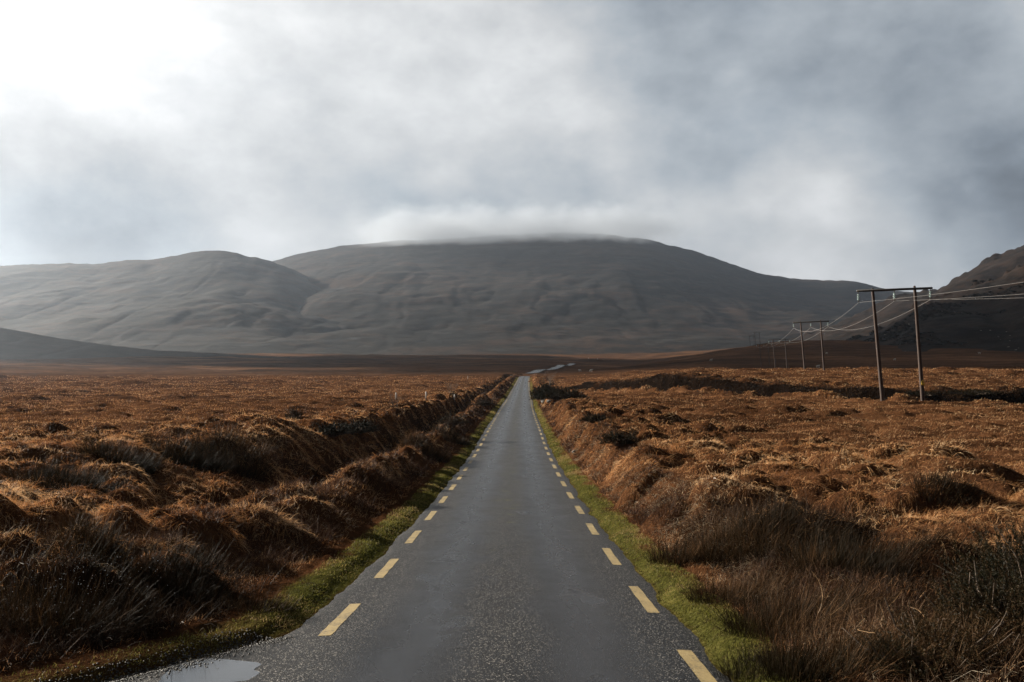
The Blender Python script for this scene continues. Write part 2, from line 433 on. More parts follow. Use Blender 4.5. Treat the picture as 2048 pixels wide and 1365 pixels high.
M_pale = blade_mat('dead_stalks', [(0.0, (0.16, 0.10, 0.055)), (0.5, (0.30, 0.22, 0.13)), (1.0, (0.5, 0.42, 0.30))], 0.25, 0.4, 0.4, patch=1)
M_gorse = blade_mat('gorse_spines', [(0.0, (0.003, 0.0032, 0.0015)), (0.5, (0.008, 0.0085, 0.0035)), (0.85, (0.022, 0.018, 0.007)), (1.0, (0.08, 0.045, 0.02))], 0.12, 0.5, 0.08, patch=1)

def wood_mat(name, a, b, sc=6):
    m, n = newmat(name)
    o = n.node('ShaderNodeTexCoord').outputs['Object']
    st = n.vmath('MULTIPLY', o, (1, 1, 0.06)).outputs[0]
    f = n.noise(st, sc, 6, 0.65)
    c = n.ramp(f, [(0.3, a), (0.7, b)])
    bm = n.node('ShaderNodeBump', {'Height': f, 'Strength': 0.5, 'Distance': 0.02})
    out(n, n.node('ShaderNodeBsdfPrincipled', {'Base Color': c, 'Roughness': 0.75, 'Normal': bm})); return m
M_pole = wood_mat('creosoted_wood', (0.016, 0.008, 0.005), (0.058, 0.026, 0.014), 14)
M_arm = wood_mat('crossarm_steel', (0.02, 0.019, 0.018), (0.05, 0.045, 0.04), 5)
M_stem = wood_mat('bush_stem', (0.05, 0.035, 0.025), (0.13, 0.09, 0.06), 12)
def plain(name, col, rough=0.5, spec=0.5, var=0.2, scale=8):
    m, n = newmat(name)
    o = n.node('ShaderNodeTexCoord').outputs['Object']
    f = n.noise(o, scale, 4)
    c = n.ramp(f, [(0.3, tuple(x * (1 - var) for x in col)), (0.7, tuple(min(1, x * (1 + var)) for x in col))])
    out(n, n.node('ShaderNodeBsdfPrincipled', {'Base Color': c, 'Roughness': rough, 'Specular IOR Level': spec})); return m
M_glass = plain('insulator_glass', (0.30, 0.40, 0.39), 0.2, 0.7)
M_wire = plain('aluminium_wire', (0.26, 0.25, 0.245), 0.5, 0.4, 0.1)
M_yellow = plain('warning_yellow', (0.62, 0.40, 0.03), 0.5)
M_white = plain('white_paint', (0.72, 0.70, 0.66), 0.6, 0.3, 0.15)
M_wool = plain('sheep_wool', (0.55, 0.52, 0.46), 0.95, 0.1, 0.15, 6)
M_dark = plain('dark_face', (0.03, 0.027, 0.025), 0.8)
def rock_mat():
    m, n = newmat('rock')
    g = n.node('ShaderNodeNewGeometry').outputs['Position']
    f = n.noise(g, 3.0, 8, 0.65)
    c = n.ramp(f, [(0.3, (0.03, 0.028, 0.025)), (0.55, (0.08, 0.072, 0.065)), (0.75, (0.18, 0.165, 0.145))])
    bm = n.node('ShaderNodeBump', {'Height': f, 'Strength': 0.7, 'Distance': 0.05})
    out(n, n.node('ShaderNodeBsdfPrincipled', {'Base Color': c, 'Roughness': 0.8, 'Normal': bm})); return m
M_rock = rock_mat()

def ground_mat():
    m, n = newmat('moorland')
    P = n.node('ShaderNodeNewGeometry').outputs['Position']
    P2 = n.vmath('MULTIPLY', P, (1, 1, 0.2)).outputs[0]
    f1 = n.noise(P2, 0.045, 5, 0.6)
    f2 = n.noise(P2, 0.6, 5, 0.65)
    f3 = n.noise(P2, 9.0, 4, 0.7)
    st = n.vmath('MULTIPLY', P, (0.25, 1.0, 0.2)).outputs[0]
    f4 = n.noise(st, 0.012, 5, 0.6)
    f = n.math('ADD', n.math('MULTIPLY', f1, 0.55), n.math('ADD', n.math('MULTIPLY', f2, 0.55), n.math('MULTIPLY', f3, 0.35)))
    f = n.math('SUBTRACT', f, 0.22)
    near = n.ramp(f, [(0.22, (0.020, 0.011, 0.007)), (0.45, (0.055, 0.025, 0.012)), (0.62, (0.12, 0.055, 0.025)), (0.85, (0.24, 0.13, 0.065))])
    farc = n.ramp(n.math('ADD', n.math('MULTIPLY', f4, 0.55), n.math('MULTIPLY', n.noise(st, 0.10, 6, 0.7), 0.45)), [(0.36, (0.028, 0.017, 0.011)), (0.47, (0.062, 0.033, 0.019)), (0.56, (0.12, 0.062, 0.034)), (0.66, (0.21, 0.115, 0.062))])
    y = n.node('ShaderNodeSeparateXYZ', {0: P}).outputs[1]
    col = n.mix(n.maprange(y, 280.0, 420.0), near, farc)
    vg = n.node('ShaderNodeAttribute', attribute_name='verge').outputs['Fac']
    gf = n.noise(P, 3.0, 5, 0.7)
    green = n.ramp(gf, [(0.3, (0.030, 0.021, 0.010)), (0.5, (0.050, 0.050, 0.013)), (0.7, (0.10, 0.09, 0.026))])
    col = n.mix(vg, col, green)
    pt = n.node('ShaderNodeAttribute', attribute_name='peat_shade').outputs['Fac']
    peat_shade = n.ramp(f2, [(0.3, (0.003, 0.002, 0.0015)), (0.7, (0.010, 0.006, 0.004))])  # peat colour, deepened to carry shade on banks and under thicket
    col = n.mix(pt, col, peat_shade)
    bm = n.node('ShaderNodeBump', {'Height': n.math('ADD', f2, n.math('MULTIPLY', f3, 0.4)), 'Strength': 1.0, 'Distance': 0.35})
    out(n, n.node('ShaderNodeBsdfPrincipled', {'Base Color': col, 'Roughness': 1.0, 'Specular IOR Level': 0.0, 'Normal': bm}))
    return m
M_ground = ground_mat()

# ------------------------------------------------------------------ terrain mesh
tl = (road_x(Yg) - HW - edge_l(Yg)) - Xg; tr = Xg - (road_x(Yg) + HW + edge_r(Yg))
jv = 0.35 * fbm(Xg / 1.3, Yg / 1.3, 3, 61)
verge = np.maximum(sstep(-0.2, 0.05, tl) * (1 - sstep(0.35, 0.7, tl + jv)) * (0.25 + 0.75 * sstep(8.5, 11.5, Yg + jv * 3)), sstep(-0.2, 0.05, tr) * (1 - sstep(0.35, 0.65, tr + jv))) * (1 - sstep(330, 370, Yg))
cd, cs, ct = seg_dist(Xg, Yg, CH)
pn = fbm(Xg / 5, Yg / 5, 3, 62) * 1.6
peat_shade = np.where(cs > 0, 1 - sstep(4.6, 5.6, cd + pn), 1 - sstep(1.2, 2.6, cd + pn)) * sstep(9, 13, Xg)  # channel bank faces, their shade painted as dark ground
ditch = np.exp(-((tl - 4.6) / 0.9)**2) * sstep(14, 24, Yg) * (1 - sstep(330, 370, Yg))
peat_shade = np.maximum(np.maximum(peat_shade, ditch * 0.8), thicket(Xg, Yg) * 0.85)  # thicket ground painted dark like a shaded hollow
me = mesh_from('moorland', np.stack([Xg, Yg, Zg], -1), grid_quads(NV, NU), {'verge': verge, 'peat_shade': peat_shade}, M_ground, True)
link('moorland', me, kind='structure')
# wide low ground behind and beside the viewer, well under the near sheet
ring = []
RX = np.linspace(-4000, 4000, 60); RY = np.linspace(-3000, 2600, 60)
gx, gy = np.meshgrid(RX, RY)
gz = np.where(gy < 0, -4.5, np.interp(gy, [0, 100, 350, 800, 1250, 1700, 3000], [-4.5, -9, -13, -14, -13, -10, -6])) - 3
me = mesh_from('outer_moor', np.stack([gx, gy, gz], -1), grid_quads(60, 60), None, M_ground, True)
link('outer_moor', me, kind='structure')


# ------------------------------------------------------------------ road
def road_mat():
    m, n = newmat('wet_asphalt')
    P = n.node('ShaderNodeNewGeometry').outputs['Position']
    a = n.node('ShaderNodeAttribute', attribute_name='across').outputs['Fac']      # metres from the road's centre
    Pn = n.noise(P, 0.7, 4, 0.6)
    wob = n.math('MULTIPLY', n.math('SUBTRACT', Pn, 0.5), 0.9)
    aw = n.math('ADD', a, wob)
    def bump(c, wd):
        q = n.math('DIVIDE', n.math('SUBTRACT', aw, c), wd); return n.math('EXPONENT', n.math('MULTIPLY', n.math('MULTIPLY', q, q), -1.0))
    track = n.math('ADD', bump(-0.95, 0.5), bump(1.0, 0.55), clamp=True)
    stones = n.node('ShaderNodeTexVoronoi', {'Vector': P, 'Scale': 85.0})
    stc = n.node('ShaderNodeSeparateXYZ', {0: stones.outputs['Color']})
    agg = n.noise(P, 45.0, 3, 0.7)
    patch = n.noise(n.vmath('MULTIPLY', P, (1.0, 0.35, 1)).outputs[0], 1.1, 4, 0.6, 0.6)
    base = n.ramp(n.math('ADD', n.math('MULTIPLY', agg, 0.6), n.math('MULTIPLY', patch, 0.5)), [(0.35, (0.006, 0.006, 0.0065)), (0.55, (0.013, 0.013, 0.014)), (0.8, (0.030, 0.030, 0.030))])
    chips = n.maprange(stc.outputs[0], 0.88, 0.96)
    base = n.mix(n.math('MULTIPLY', chips, n.maprange(track, 0.1, 0.8, 0.8, 0.2)), base, (0.34, 0.32, 0.29))
    smooth = n.math('MULTIPLY', track, 0.55)
    base = n.mix(smooth, base, (0.015, 0.016, 0.019))
    # thin film of water in hollows
    pud = n.noise(n.vmath('MULTIPLY', P, (1.0, 0.5, 1)).outputs[0], 0.9, 5, 0.55, 0.4)
    wet = n.math('ADD', n.math('MULTIPLY', track, 0.17), pud)
    ya = n.node('ShaderNodeSeparateXYZ', {0: P}).outputs[1]
    puddle = n.maprange(n.math('ADD', wet, n.maprange(ya, 20.0, 40.0, 0.0, -0.12)), 0.70, 0.80, 0.0, 0.75)
    moss = n.math('MULTIPLY', bump(0.0, 0.22), n.maprange(n.noise(P, 1.6, 5, 0.7), 0.56, 0.66))
    moss = n.math('MULTIPLY', moss, n.maprange(ya, 12.0, 24.0))
    base = n.mix(n.math('MULTIPLY', moss, 0.7), base, (0.12, 0.12, 0.035))
    rough = n.math('SUBTRACT', 0.47, n.math('MULTIPLY', track, 0.20))
    rough = n.math('ADD', rough, n.math('MULTIPLY', n.math('SUBTRACT', patch, 0.5), 0.25))
    rough = n.mix(puddle, rough, 0.10)
    h = n.math('ADD', n.math('MULTIPLY', stones.outputs['Distance'], -0.6), n.math('MULTIPLY', agg, 0.7))
    hs = n.math('MULTIPLY', n.math('SUBTRACT', 1.0, n.math('MULTIPLY', track, 0.6)), n.math('SUBTRACT', 1.0, n.math('MULTIPLY', puddle, 0.95)))
    bm = n.node('ShaderNodeBump', {'Height': h, 'Strength': n.math('MULTIPLY', hs, 1.0), 'Distance': 0.009})
    out(n, n.node('ShaderNodeBsdfPrincipled', {'Base Color': base, 'Roughness': rough, 'Specular IOR Level': n.math('ADD', 0.19, n.math('MULTIPLY', track, 0.26)), 'Normal': bm}))
    return m
M_road = road_mat()
RN = 900; K = 41
ry = np.exp(np.linspace(math.log(2.2), math.log(398 + 6), RN)) - 6
s = np.linspace(0, 1, K)[None]
xl = (road_x(ry) - HW - edge_l(ry) - 0.10 * vnoise(ry * 6, ry * 0, 3) - 0.06 * vnoise(ry * 17, ry * 0, 4))[:, None]
xr = (road_x(ry) + HW + edge_r(ry) + 0.08 * vnoise(ry * 6, ry * 0 + 5, 3) + 0.05 * vnoise(ry * 17, ry * 0, 8))[:, None]
X = xl + (xr - xl) * s; Y = ry[:, None] + 0 * s
ac = X - road_x(ry)[:, None]
def road_surf(X, Y):
    a = X - road_x(Y)
    e = np.minimum(X - (road_x(Y) - HW - edge_l(Y)), (road_x(Y) + HW + edge_r(Y)) - X)
    return road_z(Y) + 0.03 - 0.010 * np.clip(np.abs(a), 0, 2.4)**2 - 0.008 * np.exp(-((np.abs(a) - 1.0) / 0.35)**2) + 0.012 * fbm(X * 0.8, Y * 0.5, 2, 71) - 0.025 * sstep(0.12, 0.0, e)
Z = road_surf(X, Y)
me = mesh_from('road', np.stack([X, Y, Z], -1), grid_quads(RN, K), {'across': ac}, M_road, True)
road = link('road', me, kind='structure')

def paint_mat():
    m, n = newmat('yellow_paint')
    P = n.node('ShaderNodeNewGeometry').outputs['Position']
    f = n.noise(P, 30.0, 5, 0.75); g = n.noise(P, 3.0, 3)
    c = n.ramp(n.math('ADD', n.math('MULTIPLY', f, 0.6), n.math('MULTIPLY', g, 0.4)), [(0.38, (0.09, 0.075, 0.05)), (0.47, (0.28, 0.21, 0.09)), (0.7, (0.38, 0.285, 0.125))])
    bm = n.node('ShaderNodeBump', {'Height': f, 'Strength': 0.4, 'Distance': 0.01})
    out(n, n.node('ShaderNodeBsdfPrincipled', {'Base Color': c, 'Roughness': 0.6, 'Normal': bm})); return m
M_paint = paint_mat()
def dashes(side, first):
    vs, qs, k0 = [], [], 0
    y = first
    while y < 345:
        y1 = y + 1.95
        n = 10; yy = np.linspace(y, y1, n); wob = 0.012 * vnoise(yy * 5, yy * 0, 9 + side)
        xm = road_x(yy) + side * HW + wob
        wd = 0.080 * (1.0 + 0.12 * vnoise(yy * 9, yy * 0 + k0, 19))
        for sgn_i in range(5):
            f = -1 + 0.5 * sgn_i
            xx = xm + f * wd; vs.append(np.stack([xx, yy, road_surf(xx, yy) + 0.004 + 0.00002 * yy], -1))
        i = np.arange(n - 1)
        for c in range(4):
            a = k0 + c * n + i; b = k0 + (c + 1) * n + i
            qs.append(np.stack([a, b, b + 1, a + 1], -1))
        k0 += 5 * n
        y += (3.95 if y < 235 else 1.95)
    me = mesh_from('edge_line', np.concatenate(vs), np.concatenate(qs), None, M_paint)
    link('edge_line', me, road)
dashes(-1, 6.5 + 3.6 - 0.1); dashes(1, 7.35)

# far stretches of the same road crossing the moor
def ribbon(name, pts, wd, mat, lift=0.25, n=60, **props):
    P = np.array(pts, float); t = np.linspace(0, len(P) - 1, n); x = np.interp(t, range(len(P)), P[:, 0]); y = np.interp(t, range(len(P)), P[:, 1])
    for _ in range(12):
        x[1:-1] = (x[:-2] + 2 * x[1:-1] + x[2:]) / 4; y[1:-1] = (y[:-2] + 2 * y[1:-1] + y[2:]) / 4
    dx = np.gradient(x); dy = np.gradient(y); l = np.hypot(dx, dy); nx, ny = -dy / l, dx / l
    a = np.linspace(-.5, .5, 5)
    X = x[:, None] + nx[:, None] * a * wd; Y = y[:, None] + ny[:, None] * a * wd
    zc = height(x, y); 
    for _ in range(6): zc[1:-1] = (zc[:-2] + 2 * zc[1:-1] + zc[2:]) / 4
    Z = np.maximum(height(X, Y) + 0.05, zc[:, None]) + lift
    me = mesh_from(name, np.stack([X, Y, Z], -1), grid_quads(n, 5), {'across': a[None] * wd + 0 * X}, mat, True)
    return link(name, me, **props)
def px_path(lst): return [( (x - 1024) / F * D, D) for x, D in lst]
ribbon('far_road', px_path([(1058, 396), (1070, 430), (1090, 490), (1112, 560), (1128, 640), (1150, 760)]), 5.5, M_road, 0.5, kind='structure')

# ------------------------------------------------------------------ mountains
def mountain_mat(name, lo, mid, hi, rock, sc):
    m, n = newmat(name)
    P = n.node('ShaderNodeNewGeometry').outputs['Position']
    st = n.vmath('MULTIPLY', P, (0.45, 0.7, 1.8)).outputs[0]
    a = n.noise(st, sc, 7, 0.62, 0.4); b = n.noise(st, sc * 5, 6, 0.65); c = n.noise(n.vmath('MULTIPLY', P, (0.5, 0.5, 3.0)).outputs[0], sc * 3, 6, 0.7)
    f = n.math('ADD', n.math('MULTIPLY', a, 0.42), n.math('ADD', n.math('MULTIPLY', b, 0.36), n.math('MULTIPLY', n.noise(st, sc * 22, 4, 0.7), 0.22)))
    col = n.ramp(f, [(0.44, lo), (0.5, mid), (0.56, hi)])
    col = n.mix(n.maprange(c, 0.55, 0.62, 0, 0.8), col, rock)
    bm = n.node('ShaderNodeBump', {'Height': n.math('ADD', a, n.math('MULTIPLY', b, 0.5)), 'Strength': 0.8, 'Distance': 0.06 / sc})
    out(n, n.node('ShaderNodeBsdfPrincipled', {'Base Color': col, 'Roughness': 0.95, 'Specular IOR Level': 0.05, 'Normal': bm})); return m
M_mtn = mountain_mat('mountain_moor', (0.004, 0.004, 0.0035), (0.013, 0.010, 0.0075), (0.040, 0.023, 0.015), (0.032, 0.029, 0.026), 0.006)
M_hill = mountain_mat('rough_hill', (0.004, 0.003, 0.0025), (0.012, 0.008, 0.006), (0.023, 0.014, 0.010), (0.020, 0.018, 0.017), 0.03)

def mountain(name, sky_tab, Db, Dr, zb, mat, umin, umax, nu=520, nt=260, amp=20, seed=0, power=1.25, crag=0.14, gully=1.0):
    u = np.linspace(umin, umax, nu)[None]; t = np.linspace(0, 1.35, nt)[:, None]
    px = 1024 + u * F
    row = np.interp(px, [p[0] for p in sky_tab], [p[1] for p in sky_tab])
    kk = np.ones(7) / 7; r = row[0]; row = np.convolve(np.pad(r, 3, mode='edge'), kk, 'valid')[None]
    Dr_ = Dr(px) if callable(Dr) else Dr + 0 * u
    Db_ = Db(px) if callable(Db) else Db + 0 * u
    zr = (HROW - row) / F * Dr_
    D = Db_ + (Dr_ - Db_) * t
    sh = np.where(t < 1, t**power * (1 + 0.0 * t), 1 - (t - 1) * 1.4)
    X = u * D; Y = D
    z = zb + (zr - zb) * sh
    env = np.clip(np.sin(np.clip(t, 0, 1) * np.pi), 0, 1)**0.7
    nse = fbm(X / 420, Y / 420, 5, 80 + seed, 0.52) * 2.2
    rid = (0.5 - np.abs(fbm(X / 260, Y / 520, 4, 90 + seed))) * gully
    z = z + env * amp * (nse + rid) * np.clip((zr - zb) / 120, 0.15, 1.4)
    z = z + (fbm(X / 60, Y / 60, 4, 95 + seed)) * amp * 0.30 * np.clip(t * 3, 0, 1) - np.maximum(0, 0.12 - np.abs(fbm(X / 110, Y / 320, 3, 99 + seed))) * amp * 3.0 * env + (fbm(u * 110 + 0 * t, t * 3, 5, 97 + seed, 0.6) + 0.5 * np.maximum(0, fbm(u * 60 + 0 * t, t * 2, 3, 197 + seed))) * amp * crag * np.exp(-((t - 1) / 0.15)**2)
    # keep the slope in front from rising above the ridge line's sight line
    lim = (zr / Dr_) * D - (1 - t) * 0.02 * Dr_
    z = np.where(t < 0.97, np.minimum(z, lim), z)
    me = mesh_from(name, np.stack([X, Y + 0 * X, z], -1), grid_quads(nt, nu), None, mat, True)
    return link(name, me, kind='structure')

SK_C = [(-1400, 640), (300, 620), (450, 560), (545, 522), (600, 507), (680, 492), (740, 486), (800, 481), (900, 476), (1000, 471), (1100, 466), (1200, 468), (1300, 479), (1350, 492), (1400, 505), (1450, 522), (1500, 541), (1530, 551), (1545, 549), (1570, 556), (1600, 559), (1650, 562), (1680, 562), (1700, 560), (1730, 566), (1760, 577), (1800, 583), (1850, 584), (1900, 588), (2200, 560), (2600, 520), (3600, 600)]
SK_L = [(-1800, 600), (-800, 540), (-300, 520), (0, 530), (80, 529), (130, 527), (190, 528), (250, 521), (310, 520), (370, 507), (400, 503), (430, 500), (460, 503), (500, 514), (545, 523), (600, 545), (700, 590), (800, 630), (900, 665), (1000, 690), (1060, 704), (1200, 712)]
mountain('central_mountain', SK_C, 1650, 3600, -10, M_mtn, -0.85, 1.0, seed=1, amp=11, crag=0.28)
mountain('left_mountain', SK_L, 1600, 3000, -10, M_mtn, -1.2, 0.09, 420, 220, seed=2, amp=11, crag=0.28)
SK_W = [(-1600, 560), (-400, 600), (0, 655), (60, 667), (130, 678), (300, 700), (450, 708), (600, 716)]
mountain('low_wooded_spur', SK_W, 1050, 1250, -10, M_hill, -1.2, -0.26, 200, 60, seed=3, amp=4)
SK_R1 = [(1480, 712), (1560, 690), (1650, 655), (1780, 600), (1800, 592), (1860, 580), (1885, 572), (1905, 555), (1935, 545), (1960, 527), (1990, 512), (2020, 503), (2048, 489), (2200, 440), (2600, 330), (3400, 250)]
SK_R2 = [(1560, 708), (1650, 695), (1750, 665), (1790, 645), (1820, 620), (1850, 600), (1900, 590), (1950, 570), (2000, 553), (2048, 528), (2200, 470), (2600, 380), (3400, 300)]
mountain('far_right_hill', SK_R1, 900, 1500, 5, M_hill, 0.27, 1.3, 320, 160, seed=4, amp=20, crag=0.30)
mountain('near_right_hill', SK_R2, 480, 900, -6, M_hill, 0.31, 1.4, 360, 200, seed=5, amp=15, power=1.3, crag=0.35)

# ------------------------------------------------------------------ cloud deck (out of view, added to shade the far plain and hills) and cap on the summit
def shade_cloud_mat():
    m, n = newmat('shade_cloud_deck')
    P = n.node('ShaderNodeNewGeometry').outputs['Position']
    sp = n.node('ShaderNodeSeparateXYZ', {0: P})
    f = n.noise(P, 0.0013, 6, 0.55, 0.3)
    # edge of the deck: everything nearer than the line stays open
    e = n.math('ADD', sp.outputs[1], n.math('MULTIPLY', sp.outputs[0], DECK_K))
    edge = n.maprange(n.math('ADD', e, n.math('MULTIPLY', n.math('SUBTRACT', f, 0.5), 500.0)), DECK_A, DECK_A + 200.0)
    ends = n.maprange(sp.outputs[1], 2450.0, 2750.0, 1.0, 0.0)
    side = n.maprange(n.math('ADD', sp.outputs[0], n.math('MULTIPLY', sp.outputs[1], 0.66)), -150.0, 60.0, 1.0, 0.0)
    ends = n.math('MULTIPLY', ends, n.math('MAXIMUM', side, n.maprange(sp.outputs[1], 1550.0, 1780.0, 1.0, 0.0)))
    left = n.maprange(sp.outputs[0], -3500.0, -2900.0, 0.0, 1.0)
    hole = n.maprange(f, 0.30, 0.45, 0.75, 1.0)
    al = n.math('MULTIPLY', n.math('MULTIPLY', edge, ends), n.math('MULTIPLY', hole, left))
    al = n.math('MULTIPLY', al, 0.93)
    tr = n.node('ShaderNodeBsdfTransparent')
    tl_ = n.node('ShaderNodeBsdfTranslucent', {'Color': (0.13, 0.135, 0.145, 1)})
    df = n.node('ShaderNodeBsdfDiffuse', {'Color': (0.5, 0.5, 0.5, 1)})
    body = n.node('ShaderNodeMixShader', {0: 0.25, 1: tl_, 2: df})
    out(n, n.node('ShaderNodeMixShader', {0: al, 1: tr, 2: body})); return m
DECK_K, DECK_A = 0.9, -235.0
M_shade_cloud = shade_cloud_mat()
g = np.linspace(-4000, 2600, 40); hgy = np.linspace(-1200, 3600, 34)
gx, gy = np.meshgrid(g, hgy)
me = mesh_from('shade_cloud', np.stack([gx, gy, 760 + 60 * fbm(gx / 900, gy / 900, 3, 300)], -1), grid_quads(34, 40), None, M_shade_cloud, True)
deck = link('shade_cloud', me, kind='structure')

# ------------------------------------------------------------------ bog grass on the hummocks
def px_keep(X, Y, m=0.64): return (np.abs(X) < m * Y + 2.0) & (Y > 5.0)
WIND = np.array([0.62, -0.62, 0.0])
bag = Bag()
for (x, y, r) in TUS:
    if abs(x) > 0.62 * y + 1.5 or y < 5.5: continue
    cl = (1 if y < 18 else 0.5 if y < 32 else 0.22 if y < 60 else 0.09 if y < 120 else 0.04)
    N = int(1350 * cl * r * r * 1.6) + 12
    a = rng.uniform(0, 2 * np.pi, N); rr = r * 1.15 * np.sqrt(rng.random(N))
    px = x + rr * np.cos(a) * 1.4; py = y + rr * np.sin(a) * 1.1
    bag.add(px, py, np.full(N, r), rr / r) if False else None
    if 'T_px' not in globals(): T_px, T_py, T_r, T_a, T_q, T_k = [], [], [], [], [], []
    T_k.append(np.full(N, rng.random())); T_px.append(px); T_py.append(py); T_r.append(np.full(N, r)); T_a.append(a); T_q.append(rr / r)
px = np.concatenate(T_px); py = np.concatenate(T_py); tr_ = np.concatenate(T_r); ta = np.concatenate(T_a); tq = np.concatenate(T_q); tk = np.concatenate(T_k)
k = (tussock_zone(px, py) > 0.02) | (px > 11) & (py > 60)
k &= rng.random(px.shape) > 0.7 * thicket(px, py)
px, py, tr_, ta, tq, tk = px[k], py[k], tr_[k], ta[k], tq[k], tk[k]
nrm = hnormal(px, py)
N = len(px); print('tussock blades', N)
rad = np.stack([np.cos(ta), np.sin(ta), 0 * ta], 1)
loc = fbm(px / 1.7, py / 1.7, 2, 400)[:, None]
lk = np.stack([fbm(px * 5, py * 5, 2, 405), fbm(px * 5, py * 5, 2, 406), fbm(px * 5, py * 5, 2, 407)], 1)
wnd = WIND * (1 + 0.8 * loc) + np.stack([fbm(px / 2.5, py / 2.5, 2, 401), fbm(px / 2.5, py / 2.5, 2, 402), 0 * px], 1) * 1.2
dv = rad * (0.8 * tq[:, None]) + wnd * 0.5 + nrm * (0.46 - 0.26 * tq[:, None]) + lk * 1.8 + rng.normal(0, 0.17, (N, 3)) + np.array([0, 0, 0.05])
L = (0.24 + 0.24 * tr_) * rng.uniform(0.6, 1.25, N)
wd = np.clip(py * 0.00042, 0.0045, 0.06) * rng.uniform(0.7, 1.2, N)
root = np.stack([px, py, height(px, py) - 0.02], 1)
root[:, 2] += 0.0
stray = rng.random(N) < 0.12
L[stray] *= 1.5; dv[stray] += np.array([0, 0, 0.7])
nearm = py < 30
bag = Bag(); bagd = Bag()
dark = (tk < 0.13)
for mask, KK, bag_ in ((nearm & ~dark, 5, bag), (~nearm & ~dark, 3, bag), (nearm & dark, 5, bagd), (~nearm & dark, 3, bagd)):
    Vt, Q, r_, t_ = blades(root[mask], dv[mask], L[mask], wd[mask], rng.uniform(0.5, 1.4, mask.sum()), KK, 0.24)
    lc = np.clip(0.5 + 1.3 * fbm(px[mask] * 6, py[mask] * 6, 2, 408) + 0.8 * fbm(px[mask] / 0.9, py[mask] / 0.9, 2, 409) + (tk[mask] - 0.55) * 0.8, 0, 1)
    bag_.add(Vt, Q, 0.45 * r_ + 0.55 * np.repeat(lc, 2 * KK), t_)
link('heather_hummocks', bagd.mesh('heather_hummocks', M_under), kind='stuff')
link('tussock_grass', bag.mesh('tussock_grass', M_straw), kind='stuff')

# ------------------------------------------------------------------ shorter grass all over the moor
def moor_points(N, y0, y1, p=1.0):
    Y = np.exp(rng.uniform(math.log(y0), math.log(y1), N)); X = rng.uniform(-1, 1, N) * (0.63 * Y + 1.0)
    return X, Y
X, Y = moor_points(620000, 6, 330)
tl = (road_x(Y) - HW - edge_l(Y)) - X; tr = X - (road_x(Y) + HW + edge_r(Y))
vz = np.maximum(sstep(0.0, 0.1, tl) * (1 - sstep(0.9, 1.3, tl)), sstep(0.0, 0.1, tr) * (1 - sstep(0.6, 1.0, tr)))
cd, cs, ct = seg_dist(X, Y, CH)
k = ((tl > 0.9) | (tr > 0.7)) & (rng.random(X.shape) > 0.8 * thicket(X, Y)) & ((cd > np.where(cs > 0, 5.0, 2.0)) | (X < 11) | (rng.random(X.shape) < 0.06)) & (rng.random(X.shape) < 0.55 + 0.9 * fbm(X / 2.2, Y / 2.2, 3, 410) + 0.3)
X, Y = X[k], Y[k]; N = len(X); print('field blades', N)
hL = rng.uniform(0.5, 1.3, N) * np.clip(0.13 + 0.0013 * Y, 0, 0.36) * (1 + 0.7 * np.clip(fbm(X / 3, Y / 3, 2, 411), -.5, 1))
dv = np.array([0.30, -0.18, 0.8]) + rng.normal(0, 0.36, (N, 3)); dv[:, 2] = np.abs(dv[:, 2])
bag = Bag()
m1 = Y < 40
root = np.stack([X, Y, height(X, Y) - 0.02], 1)
wd = np.clip(Y * 0.00042, 0.0045, 0.12) * rng.uniform(0.6, 1.3, N)
for mask, KK in ((m1, 4), (~m1, 2)):
    bag.add(*blades(root[mask], dv[mask], hL[mask], wd[mask], rng.uniform(0.2, 0.8, mask.sum()), KK, 0.08, 0.15))
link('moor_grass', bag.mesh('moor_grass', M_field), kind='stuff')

# ------------------------------------------------------------------ verge turf along both road edges
bag = Bag()
for side in (-1, 1):
    for (y0, y1, dens) in ((5.5, 12, 3200), (12, 22, 1500), (22, 45, 520), (45, 110, 120), (110, 340, 26)):
        wdt = 0.72 if side < 0 else 0.70
        N = int((y1 - y0) * wdt * dens)
        Y = rng.uniform(y0, y1, N); s_ = rng.random(N)**1.15 * wdt - 0.05
        X = np.where(side < 0, road_x(Y) - HW - edge_l(Y) - s_, road_x(Y) + HW + edge_r(Y) + s_)
        k = rng.random(N) < np.clip(0.65 + 1.2 * fbm(X * 1.2, Y * 1.2, 3, 420), 0.05, 1) * sstep(-0.08, 0.12, s_)
        k &= px_keep(X, Y)
        if side < 0: k &= rng.random(N) < 0.25 + 0.75 * sstep(8.5, 11.5, Y + fbm(X * 2, Y * 2, 2, 421) * 2)
        X, Y, s_ = X[k], Y[k], s_[k]; N = len(X)
        h = rng.uniform(0.5, 1.2, N) * (0.035 + 0.05 * np.clip(s_, 0, 1)) * (1 + 0.012 * Y)
        root = np.stack([X, Y, height(X, Y) - 0.005], 1)
        dv = np.array([0.2, -0.1, 0.9]) + rng.normal(0, 0.45, (N, 3)); dv[:, 2] = np.abs(dv[:, 2])
        bag.add(*blades(root, dv, h, np.clip(Y * 0.0006, 0.0045, 0.06) * rng.uniform(.7, 1.2, N), 0.3, 3 if y0 < 20 else 2))
link('verge_grass', bag.mesh('verge_grass', M_verge), kind='stuff')

